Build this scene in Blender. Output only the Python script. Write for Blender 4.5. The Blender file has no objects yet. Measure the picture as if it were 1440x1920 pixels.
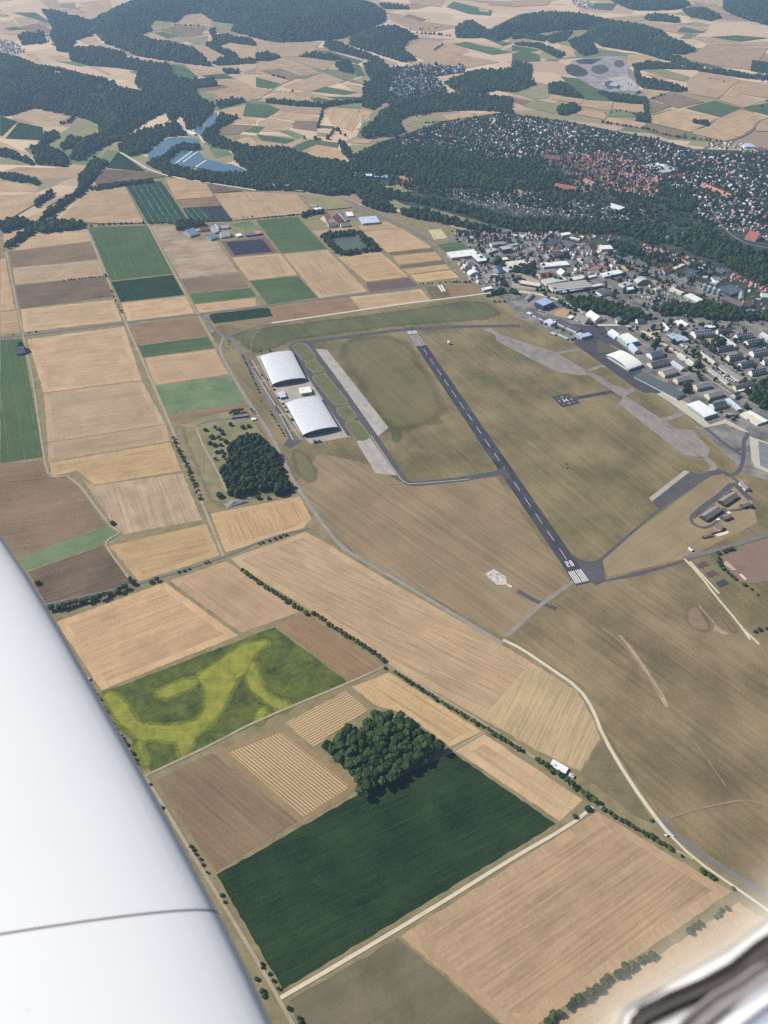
import bpy, bmesh, math, random
import numpy as np
from mathutils import Matrix, Vector
R = math.radians
rnd = random.Random(7)
nr = np.random.RandomState(7)
sc = bpy.context.scene
col = sc.collection
# ------------------------------------------------------------------ camera, world, sun
CAMZ, FPX, PITCH, ROLL = 985.0, 1405.0, R(41.9), R(1.0)
_fw = Vector((0, math.cos(PITCH), -math.sin(PITCH)))
_r0, _u0 = Vector((1, 0, 0)), Vector((0, math.sin(PITCH), math.cos(PITCH)))
_rt = _r0 * math.cos(ROLL) + _u0 * math.sin(ROLL)
_up = -_r0 * math.sin(ROLL) + _u0 * math.cos(ROLL)
cd = bpy.data.cameras.new("camera")
cam = bpy.data.objects.new("camera", cd); col.objects.link(cam)
m = Matrix.Identity(4)
for i in range(3):
    m[i][0], m[i][1], m[i][2] = _rt[i], _up[i], -_fw[i]
m.translation = (0, 0, CAMZ)
cam.matrix_world = m
cd.sensor_fit = 'VERTICAL'; cd.sensor_height = 24.0; cd.sensor_width = 18.0
cd.lens = 24.0 * FPX / 1920.0
cd.clip_start = 0.02; cd.clip_end = 60000
cd.dof.use_dof = True; cd.dof.focus_distance = 2000; cd.dof.aperture_fstop = 5.0
sc.camera = cam
SUN_AZ, SUN_EL = math.atan2(0.25, -0.95), R(41)     # direction towards the sun in the ground plane
sunv = Vector((math.cos(SUN_AZ) * math.cos(SUN_EL), math.sin(SUN_AZ) * math.cos(SUN_EL), math.sin(SUN_EL)))
w = bpy.data.worlds.new("World"); sc.world = w; w.use_nodes = True
nt = w.node_tree
sky = nt.nodes.new('ShaderNodeTexSky'); sky.sky_type = 'NISHITA'; sky.sun_disc = False
sky.sun_elevation = SUN_EL; sky.sun_rotation = math.pi / 2 - SUN_AZ; sky.altitude = 300; sky.dust_density = 1.0
bg = nt.nodes['Background']; bg.inputs['Strength'].default_value = 0.07
nt.links.new(sky.outputs['Color'], bg.inputs['Color'])
sl = bpy.data.lights.new("sun", 'SUN'); sl.energy = 5.0; sl.angle = R(0.5); sl.color = (1.0, 0.96, 0.90)
so = bpy.data.objects.new("sun", sl); col.objects.link(so); so.location = (-300, 100, 1500)
so.rotation_euler = sunv.to_track_quat('Z', 'Y').to_euler()
sc.view_settings.view_transform = 'Standard'; sc.view_settings.look = 'None'
sc.view_settings.exposure = 0.70; sc.view_settings.gamma = 1
sc.cycles.max_bounces = 4; sc.cycles.diffuse_bounces = 2; sc.cycles.volume_bounces = 0
sc.cycles.transparent_max_bounces = 8; sc.cycles.use_denoising = False
HAZE = 4.9e-5

# ------------------------------------------------------------------ photo pixels -> places on the ground
VW = dict(A=(0, 0, 3), B=(480, 0, 3), C=(960, 0, 3), D=(0, 300, 3), E=(480, 300, 3), F=(960, 300, 3), G=(0, 600, 3),
          H=(400, 580, 3), I=(960, 540, 3), J=(700, 600, 3), K=(960, 840, 3), L=(480, 900, 3), M=(0, 900, 3),
          N=(100, 1200, 3), O=(560, 1200, 3), P=(960, 1180, 3), Q=(960, 1540, 3), R=(480, 1540, 3), Z=(0, 0, 1),
          E1=(820, 440, 8), E2=(960, 420, 8), E3=(1100, 420, 8), E4=(1260, 420, 8), I1=(960, 540, 8), I2=(1120, 540, 8),
          I3=(1260, 540, 8), I4=(1260, 660, 8), K1=(1200, 780, 6), K2=(1260, 900, 8), K3=(1260, 1020, 8), U=(340, 380, 7.2), V=(560, 370, 8),
          X=(340, 740, 6), W=(380, 570, 8), HA=(470, 640, 12), HB=(520, 720, 11.077), HG=(1120, 610, 12), T=(1000, 180, 6))
def px(v, p):
    o = VW[v]
    return (o[0] + p[0] / o[2], o[1] + p[1] / o[2])
def at(v, p, z=0.0):
    """the place at height z on the line of sight through a photo point"""
    x, y = px(v, p)
    d = _fw * FPX + _rt * (x - 720) - _up * (y - 960)
    t = (z - CAMZ) / d.z
    return Vector((d.x * t, d.y * t, z))
def atl(v, pts, z=0.0):
    return [at(v, p, z) for p in pts]

# ------------------------------------------------------------------ materials
def S(r, g, b, k=1.5):
    f = lambda c: (c / 255 / 12.92) if c < 10 else ((c / 255 + 0.055) / 1.055) ** 2.4
    r, g, b = f(r) / k, f(g) / k, f(b) / k
    l = .3 * r + .6 * g + .1 * b; d = .08          # the photo's dusty, slightly muted colours
    return (r + (l - r) * d, g + (l - g) * d, b + (l - b) * d, 1)
def N(nt, t, **kw):
    n = nt.nodes.new('ShaderNode' + t)
    for k, v in kw.items():
        if k.startswith('_'): setattr(n, k[1:], v)
        else: n.inputs[int(k[1:]) if k[0] == 'i' and k[1:].isdigit() else k].default_value = v
    return n
def mat_new(name):
    m = bpy.data.materials.new(name); m.use_nodes = True
    nt = m.node_tree; nt.nodes.clear()
    out = nt.nodes.new('ShaderNodeOutputMaterial')
    return m, nt, out
def mixc(nt, fac, a, b):
    n = nt.nodes.new('ShaderNodeMix'); n.data_type = 'RGBA'
    for sock, v in ((n.inputs[0], fac), (n.inputs[6], a), (n.inputs[7], b)):
        if hasattr(v, 'is_output'): nt.links.new(v, sock)
        else: sock.default_value = v
    return n.outputs[2]
def mth(nt, op, a, b=0.0, c=0.0, clamp=False):
    n = nt.nodes.new('ShaderNodeMath'); n.operation = op; n.use_clamp = clamp
    for sock, v in zip(n.inputs, (a, b, c)):
        if hasattr(v, 'is_output'): nt.links.new(v, sock)
        else: sock.default_value = v
    return n.outputs[0]
def ramp01(nt, v, lo, hi):
    n = nt.nodes.new('ShaderNodeMapRange'); n.inputs['From Min'].default_value = lo; n.inputs['From Max'].default_value = hi
    nt.links.new(v, n.inputs['Value']); return n.outputs['Result']
def noise(nt, vec, scale, detail=3, rough=0.55):
    n = nt.nodes.new('ShaderNodeTexNoise'); n.inputs['Scale'].default_value = scale
    n.inputs['Detail'].default_value = detail; n.inputs['Roughness'].default_value = rough
    nt.links.new(vec, n.inputs['Vector']); return n.outputs['Fac']
def vscale(nt, vec, s):
    n = nt.nodes.new('ShaderNodeVectorMath'); n.operation = 'MULTIPLY'; n.inputs[1].default_value = s
    nt.links.new(vec, n.inputs[0]); return n.outputs[0]

def land(name, c1, c2, ang=0.0, streak=0.5, sw=5.0, blotch=0.5, bs=60.0, tram=0.0, tsp=24.0, tw=0.09, tc=None, rows=0.0, rsp=6.0, rc=None, grain=0.35, seed=0.0):
    """soil, crop or grass: streaks along the driving direction, blotches, tramlines and swaths"""
    m, nt, out = mat_new(name)
    geo = N(nt, 'NewGeometry')
    mp = nt.nodes.new('ShaderNodeMapping'); mp.vector_type = 'POINT'
    mp.inputs['Rotation'].default_value = (0, 0, -ang); mp.inputs['Location'].default_value = (seed * 37.3, seed * 51.7, seed)
    nt.links.new(geo.outputs['Position'], mp.inputs['Vector'])
    v = mp.outputs['Vector']
    fac = None
    parts = []
    if streak: parts.append((noise(nt, vscale(nt, v, (1 / (sw * 28), 1 / sw, 1)), 1.0, 4, 0.62), streak))
    if blotch: parts.append((noise(nt, v, 1 / bs, 5, 0.6), blotch))
    if grain: parts.append((noise(nt, v, 1 / 3.2, 3, 0.65), grain))
    for o, s in parts:
        t = mth(nt, 'MULTIPLY_ADD', o, s * 2.2, -s * 1.1)
        fac = t if fac is None else mth(nt, 'ADD', fac, t)
    fac = mth(nt, 'ADD', fac, 0.5, clamp=True)
    c = mixc(nt, fac, c1, c2)
    if blotch:      # damp hollows and worn spots
        wn = noise(nt, v, 1 / (bs * 1.7), 5, 0.62)
        c = mixc(nt, mth(nt, 'MULTIPLY', ramp01(nt, wn, 0.54, 0.68), .5 * min(1, blotch + .2)), c, tuple(q * .80 for q in c1[:3]) + (1,))
    if tram or rows:
        sep = nt.nodes.new('ShaderNodeSeparateXYZ'); nt.links.new(v, sep.inputs[0])
        wob = mth(nt, 'MULTIPLY_ADD', noise(nt, v, 0.06, 2), 1.6 if rows else 1.2, -0.8)
        y = mth(nt, 'ADD', sep.outputs['Y'], wob)
    if tram:
        f = mth(nt, 'FRACT', mth(nt, 'DIVIDE', y, tsp))
        f = mth(nt, 'LESS_THAN', f, tw)
        f = mth(nt, 'MULTIPLY', f, ramp01(nt, noise(nt, v, 0.035, 3), 0.35, 0.6))
        c = mixc(nt, mth(nt, 'MULTIPLY', f, tram), c, tc or c2)
    if rows:
        f = mth(nt, 'ABSOLUTE', mth(nt, 'MULTIPLY_ADD', mth(nt, 'FRACT', mth(nt, 'DIVIDE', y, rsp)), 2.0, -1.0))
        f = mth(nt, 'ADD', f, mth(nt, 'MULTIPLY_ADD', noise(nt, v, 0.5, 3, 0.7), 0.9, -0.45))
        c = mixc(nt, mth(nt, 'MULTIPLY', ramp01(nt, f, 0.42, 0.62), rows), c, rc or c2)
    d = N(nt, 'BsdfDiffuse'); nt.links.new(c, d.inputs['Color']); nt.links.new(d.outputs[0], out.inputs[0])
    return m

def paint(name, c, rough=0.6, var=0.12, sc_=0.25, metal=0.0, spec=0.3, streak=None):
    m, nt, out = mat_new(name)
    geo = N(nt, 'NewGeometry')
    v = geo.outputs['Position']
    if streak: v = vscale(nt, v, streak)
    f = noise(nt, v, sc_, 4, 0.6)
    lo = tuple(x * (1 - 2.2 * var) for x in c[:3]) + (1,); hi = tuple(min(1, x * (1 + 1.2 * var)) for x in c[:3]) + (1,)
    cc = mixc(nt, f, lo, hi)
    p = nt.nodes.new('ShaderNodeBsdfPrincipled'); p.inputs['Roughness'].default_value = rough; p.inputs['Metallic'].default_value = metal
    p.inputs['Specular IOR Level'].default_value = spec
    nt.links.new(cc, p.inputs['Base Color']); nt.links.new(p.outputs[0], out.inputs[0])
    return m
_pc = {}
def pm(c, **kw):
    k = (c, tuple(sorted(kw.items())))
    if k not in _pc: _pc[k] = paint('paint_%d_%d_%d' % c, S(*c), **kw)
    return _pc[k]

def leafmat(name, c1, c2, c3=None, attr=False, sc_=0.6):
    m, nt, out = mat_new(name)
    if attr:
        a = nt.nodes.new('ShaderNodeAttribute'); a.attribute_name = 'tint'; f = a.outputs['Fac']
    else:
        oi = nt.nodes.new('ShaderNodeObjectInfo'); f = oi.outputs['Random']
    geo = N(nt, 'NewGeometry')
    n = noise(nt, geo.outputs['Position'], sc_, 4, 0.65)
    c = mixc(nt, f, c1, c2)
    c = mixc(nt, ramp01(nt, n, 0.35, 0.75), c, c3 or c2)
    d = N(nt, 'BsdfDiffuse'); nt.links.new(c, d.inputs['Color'])
    nt.links.new(d.outputs[0], out.inputs[0])
    return m

def watermat(name, c, rough=0.12, bump=True):
    m, nt, out = mat_new(name)
    p = nt.nodes.new('ShaderNodeBsdfPrincipled'); p.inputs['Base Color'].default_value = c
    p.inputs['Roughness'].default_value = rough; p.inputs['IOR'].default_value = 1.33
    geo = N(nt, 'NewGeometry')
    b = nt.nodes.new('ShaderNodeBump'); b.inputs['Strength'].default_value = 0.25; b.inputs['Distance'].default_value = 0.5
    nt.links.new(noise(nt, geo.outputs['Position'], 0.2, 3), b.inputs['Height']); nt.links.new(b.outputs[0], p.inputs['Normal'])
    nt.links.new(p.outputs[0], out.inputs[0])
    return m

# ------------------------------------------------------------------ mesh helpers
def link(o, parent=None):
    col.objects.link(o)
    if parent is not None: o.parent = parent
    return o
def mesh_obj(name, verts, faces, mats, parent=None, mi=None, smooth=False):
    me = bpy.data.meshes.new(name)
    me.from_pydata([tuple(v) for v in verts], [], faces)
    for mm in (mats if isinstance(mats, (list, tuple)) else [mats]): me.materials.append(mm)
    if mi is not None: me.polygons.foreach_set('material_index', mi)
    if smooth: me.polygons.foreach_set('use_smooth', [True] * len(faces))
    me.update()
    return link(bpy.data.objects.new(name, me), parent)
def tag(o, label, cat, group=None, kind=None):
    if label: o['label'] = label
    if cat: o['category'] = cat
    if group: o['group'] = group
    if kind: o['kind'] = kind
    return o
def struct(o, kind='structure'):
    o['kind'] = kind; return o
def empty(name, loc, label, cat, group=None):
    o = bpy.data.objects.new(name, None); col.objects.link(o); o.location = loc
    return tag(o, label, cat, group)

# ------------------------------------------------------------------ ground sheets
ZL = [0.05]
ZN_, ZF_ = [0.06], [0.06]
def lift(d):
    q = ZF_ if d > 2600 else ZN_
    q[0] += 0.015 if d > 2600 else 0.0025
    ZL[0] = q[0]
def area2(ps): return sum(a.x * b.y - b.x * a.y for a, b in zip(ps, ps[1:] + ps[:1]))
def sheet(name, pts, mat, inset=0.0, mat2=None, shrink=0.0, step=None):
    d = sum(p.y for p in pts) / len(pts)
    lift(d)
    if area2(pts) < 0: pts = pts[::-1]
    bm = bmesh.new()
    f = bm.faces.new([bm.verts.new((p.x, p.y, ZL[0])) for p in pts]); bm.normal_update()
    if shrink:
        r = bmesh.ops.inset_region(bm, faces=[f], thickness=shrink, use_even_offset=True, use_boundary=True)
        bmesh.ops.delete(bm, geom=r['faces'], context='FACES')
        f = bm.faces[:][0]; bm.normal_update()
    if inset and mat2:
        r = bmesh.ops.inset_region(bm, faces=[f], thickness=inset, use_even_offset=True, use_boundary=True)
        for g in r['faces']: g.material_index = 1
    if shrink:
        ed = [e for e in bm.edges if e.is_boundary and e.calc_length() > 14]
        for e in ed:
            nrm = Vector((-(e.verts[1].co.y - e.verts[0].co.y), e.verts[1].co.x - e.verts[0].co.x, 0)).normalized()
            r = bmesh.ops.subdivide_edges(bm, edges=[e], cuts=min(40, int(e.calc_length() / 9)))
            for q in r['geom_inner']:
                if isinstance(q, bmesh.types.BMVert): q.co += nrm * rnd.uniform(-.9, .9)
    bm.normal_update(); bmesh.ops.triangulate(bm, faces=bm.faces[:])
    me = bpy.data.meshes.new(name); bm.to_mesh(me); bm.free()
    me.materials.append(mat)
    if mat2: me.materials.append(mat2)
    return struct(link(bpy.data.objects.new(name, me)))
def inside(P, x, y):
    """numpy point in polygon"""
    X = np.array([p.x for p in P]); Y = np.array([p.y for p in P]); r = np.zeros(len(x), bool); j = len(P) - 1
    for i in range(len(P)):
        c = ((Y[i] > y) != (Y[j] > y)) & (x < (X[j] - X[i]) * (y - Y[i]) / (Y[j] - Y[i] + 1e-12) + X[i]); r ^= c; j = i
    return r
def edge_dist(P, x, y):
    d = np.full(len(x), 1e9)
    for a, b in zip(P, P[1:] + P[:1]):
        ax_, ay_ = b.x - a.x, b.y - a.y; L2 = ax_ * ax_ + ay_ * ay_ + 1e-9
        t = np.clip(((x - a.x) * ax_ + (y - a.y) * ay_) / L2, 0, 1)
        d = np.minimum(d, np.hypot(x - a.x - t * ax_, y - a.y - t * ay_))
    return d
def soft(name, v, pts, mat, w=18, world=None, rounds=1, grow=0):
    """a patch of ground whose rim thins out raggedly into what lies round it"""
    P = world or atl(v, pts)
    for _ in range(rounds):
        Q = []
        for a, b in zip(P, P[1:] + P[:1]): Q += [a * .75 + b * .25, a * .25 + b * .75]
        P = Q
    if grow:
        if area2(P) < 0: P = P[::-1]
        Q = []
        for i, p in enumerate(P):
            t = P[(i + 1) % len(P)] - P[i - 1]; t.normalize(); Q.append(p + Vector((t.y, -t.x, 0)) * grow)
        P = Q
    lift(sum(p.y for p in P) / len(P))
    x0, x1 = min(p.x for p in P), max(p.x for p in P); y0, y1 = min(p.y for p in P), max(p.y for p in P)
    cs = max(w * .4, max(x1 - x0, y1 - y0) / 90)
    nx, ny = int((x1 - x0) / cs) + 2, int((y1 - y0) / cs) + 2
    gx, gy = np.meshgrid(x0 + np.arange(nx) * cs, y0 + np.arange(ny) * cs); gx, gy = gx.ravel(), gy.ravel()
    e = np.where(inside(P, gx, gy), np.clip(edge_dist(P, gx, gy) / w, 0, 1), 0)
    F = []
    for j in range(ny - 1):
        for i in range(nx - 1):
            q = (j * nx + i, j * nx + i + 1, (j + 1) * nx + i + 1, (j + 1) * nx + i)
            if e[list(q)].max() > 0: F.append(q)
    me = bpy.data.meshes.new(name); me.from_pydata([(a, b, ZL[0]) for a, b in zip(gx, gy)], [], F); me.materials.append(mat)
    at_ = me.attributes.new('edge', 'FLOAT', 'POINT'); at_.data.foreach_set('value', e.astype(np.float32))
    if not mat.get('soft'):
        mat['soft'] = 1; nt = mat.node_tree
        d_ = [n for n in nt.nodes if n.type == 'BSDF_DIFFUSE'][0]; out = [n for n in nt.nodes if n.type == 'OUTPUT_MATERIAL'][0]
        a = nt.nodes.new('ShaderNodeAttribute'); a.attribute_name = 'edge'
        geo = N(nt, 'NewGeometry')
        n = noise(nt, geo.outputs['Position'], 1 / max(6, w * .9), 6, 0.7)
        fac = mth(nt, 'ADD', mth(nt, 'MULTIPLY', a.outputs['Fac'], 2.6), mth(nt, 'MULTIPLY_ADD', n, 2.0, -1.5), clamp=True)
        tr = nt.nodes.new('ShaderNodeBsdfTransparent'); mx = nt.nodes.new('ShaderNodeMixShader')
        nt.links.new(fac, mx.inputs[0]); nt.links.new(tr.outputs[0], mx.inputs[1]); nt.links.new(d_.outputs[0], mx.inputs[2]); nt.links.new(mx.outputs[0], out.inputs[0])
    return struct(link(bpy.data.objects.new(name, me)))
def ribbon(name, v, pts, width, mat, closed=False, smooth=0, world=None, step=None):
    """a road, path or painted line of given width along photo points"""
    P = world or atl(v, pts)
    for _ in range(smooth):
        Q = [] if closed else [P[0]]
        for a, b in zip(P, P[1:] + ([P[0]] if closed else [])):
            Q += [a * .75 + b * .25, a * .25 + b * .75]
        if not closed: Q.append(P[-1])
        P = Q
    d = sum(p.y for p in P) / len(P)
    lift(d)
    n = len(P); L, Rr = [], []
    for i, p in enumerate(P):
        a = P[i - 1] if (i or closed) else p; b = P[(i + 1) % n] if (i < n - 1 or closed) else p
        t = (b - a); t.z = 0
        if t.length < 1e-6: t = Vector((1, 0, 0))
        t.normalize(); nn = Vector((-t.y, t.x, 0)) * width / 2
        L.append((p.x + nn.x, p.y + nn.y, ZL[0])); Rr.append((p.x - nn.x, p.y - nn.y, ZL[0]))
    faces = [(i, n + i, n + (i + 1) % n, (i + 1) % n)[::1] for i in range(n if closed else n - 1)]
    return struct(mesh_obj(name, L + Rr, faces, mat))

ST = dict(  # crop kinds: colours as the photo shows them
    st=dict(c1=S(153, 125, 92), c2=S(204, 171, 129), streak=.6, blotch=.45, tram=.35, tsp=26, tc=S(160, 130, 102)),
    sp=dict(c1=S(148, 122, 94), c2=S(190, 160, 124), streak=.55, blotch=.45, tram=.3, tsp=30, tc=S(158, 130, 108)),
    sy=dict(c1=S(150, 121, 82), c2=S(206, 172, 124), streak=.8, sw=3.5, blotch=.3, tram=.35, tsp=16, tc=S(156, 122, 84)),
    sg=dict(c1=S(138, 118, 96), c2=S(198, 172, 138), streak=.7, blotch=.6),
    rd=dict(c1=S(120, 95, 70), c2=S(158, 128, 96), streak=.5, blotch=.5),
    br=dict(c1=S(108, 90, 70), c2=S(152, 128, 98), streak=.5, blotch=.5, bs=90),
    bd=dict(c1=S(88, 75, 60), c2=S(130, 109, 86), streak=.5, blotch=.6, bs=80),
    pu=dict(c1=S(104, 82, 76), c2=S(128, 102, 92), streak=.5, blotch=.4),
    gr=dict(c1=S(62, 82, 50), c2=S(92, 110, 68), streak=.35, blotch=.5, bs=120, tram=.4, tsp=30, tw=.06, tc=S(120, 140, 92)),
    gl=dict(c1=S(84, 106, 68), c2=S(128, 142, 100), streak=.3, blotch=.7, bs=60),
    gd=dict(c1=S(28, 50, 30), c2=S(48, 70, 40), streak=.55, sw=3, blotch=.4, bs=90),
    gs=dict(c1=S(38, 66, 50), c2=S(52, 80, 58), streak=.4, blotch=.3, tram=.85, tsp=22, tw=.09, tc=S(150, 160, 128)),
    nb=dict(c1=S(42, 46, 58), c2=S(62, 62, 72), streak=.6, blotch=.3, tram=.5, tsp=24, tw=.05, tc=S(120, 120, 122)),
    go=dict(c1=S(122, 120, 82), c2=S(158, 148, 104), streak=.3, blotch=.7, bs=70),
    dg=dict(c1=S(118, 104, 80), c2=S(152, 132, 102), streak=.6, sw=8, blotch=.7, bs=70),
    gg=dict(c1=S(96, 92, 70), c2=S(124, 112, 86), streak=.45, sw=9, blotch=.8, bs=60),
)
FK = [0]
def field(v, pts, k, d=0, inset=None, shrink=1.2, name='field', ang=None, **over):
    P = atl(v, pts)
    e = P[(d + 1) % len(P)] - P[d % len(P)]
    a = math.atan2(e.y, e.x) if ang is None else ang
    FK[0] += 1
    kw = dict(ST[k]); kw.update(over); kw.setdefault('seed', FK[0] * 1.37)
    j = 1 + rnd.uniform(-.07, .07); jr = rnd.uniform(-.025, .025)
    for q in ('c1', 'c2'): kw[q] = (kw[q][0] * j * (1 + jr), kw[q][1] * j, kw[q][2] * j * (1 - jr), 1)
    dist = sum(p.y for p in P) / len(P)
    if dist > 2400: kw['grain'] = 0
    if dist > 3200: kw['tram'] = 0; kw['sw'] = 12
    mat = land('soil_' + k, ang=a, **kw)
    m2 = None
    if inset is None: inset = 13 if (k in ('st', 'sy', 'sp') and dist < 2300) else 0
    ar = abs(area2(P)) / 2; pe = sum((a_ - b_).length for a_, b_ in zip(P, P[1:] + P[:1]))
    if 2 * ar / pe < 2.7 * inset: inset = 0
    if inset:
        k2 = dict(kw); k2['c1'] = tuple(x * 1.06 for x in kw['c1'][:3]) + (1,); k2['c2'] = tuple(min(1, x * 1.10) for x in kw['c2'][:3]) + (1,)
        k2['tram'] = 0; k2['rows'] = 0; k2['seed'] += .5; k2['sw'] = kw.get('sw', 5) * 1.5; k2['streak'] = .3
        m2 = land('headland_' + k, ang=a + math.pi / 2, **k2)
    return sheet(name, P, mat, inset, m2, shrink if dist < 2400 else 0)

exec_order = []
# ---- base ground: one sheet to the horizon, a patchwork of fields where nothing else is laid
def patchwork():
    m, nt, out = mat_new('far_patchwork')
    geo = N(nt, 'NewGeometry')
    mp = nt.nodes.new('ShaderNodeMapping'); mp.inputs['Rotation'].default_value = (0, 0, 0.35); mp.inputs['Scale'].default_value = (1 / 420, 1 / 260, 0)
    nt.links.new(geo.outputs['Position'], mp.inputs['Vector'])
    vo = nt.nodes.new('ShaderNodeTexVoronoi'); vo.distance = 'CHEBYCHEV'; vo.inputs['Scale'].default_value = 1
    nt.links.new(mp.outputs[0], vo.inputs['Vector'])
    sep = nt.nodes.new('ShaderNodeSeparateColor'); nt.links.new(vo.outputs['Color'], sep.inputs[0])
    cr = nt.nodes.new('ShaderNodeValToRGB'); cr.color_ramp.interpolation = 'CONSTANT'
    stops = [(0, S(210, 180, 146)), (.22, S(186, 158, 130)), (.4, S(222, 194, 154)), (.56, S(150, 126, 104)), (.66, S(200, 172, 134)), (.8, S(84, 112, 70)), (.88, S(140, 136, 96)), (.95, S(206, 176, 140))]
    el = cr.color_ramp.elements
    el[0].position, el[0].color = stops[0]; el[1].position, el[1].color = stops[1]
    for p_, c_ in stops[2:]:
        e_ = el.new(p_); e_.color = c_
    nt.links.new(sep.outputs[0], cr.inputs[0])
    c = mixc(nt, mth(nt, 'MULTIPLY', noise(nt, geo.outputs['Position'], 0.012, 4), .5), cr.outputs[0], S(170, 142, 112))
    d = N(nt, 'BsdfDiffuse'); nt.links.new(c, d.inputs['Color']); nt.links.new(d.outputs[0], out.inputs[0])
    return m
g = mesh_obj('ground', [(-16000, -4000, 0), (16000, -4000, 0), (16000, 24000, 0), (-16000, 24000, 0)], [(0, 1, 2, 3)], patchwork()); struct(g)
verge = land('verge_grass', S(112, 106, 72), S(158, 140, 104), streak=.2, blotch=.7, bs=25)
sheet('verge', atl('Z', [(-500, 420), (130, 420), (280, 320), (400, 345), (480, 360), (640, 378), (760, 400), (900, 440), (1100, 480), (1500, 620), (2300, 1200), (2100, 2300), (700, 2600), (-900, 2600), (-900, 900)]), verge)
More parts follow.
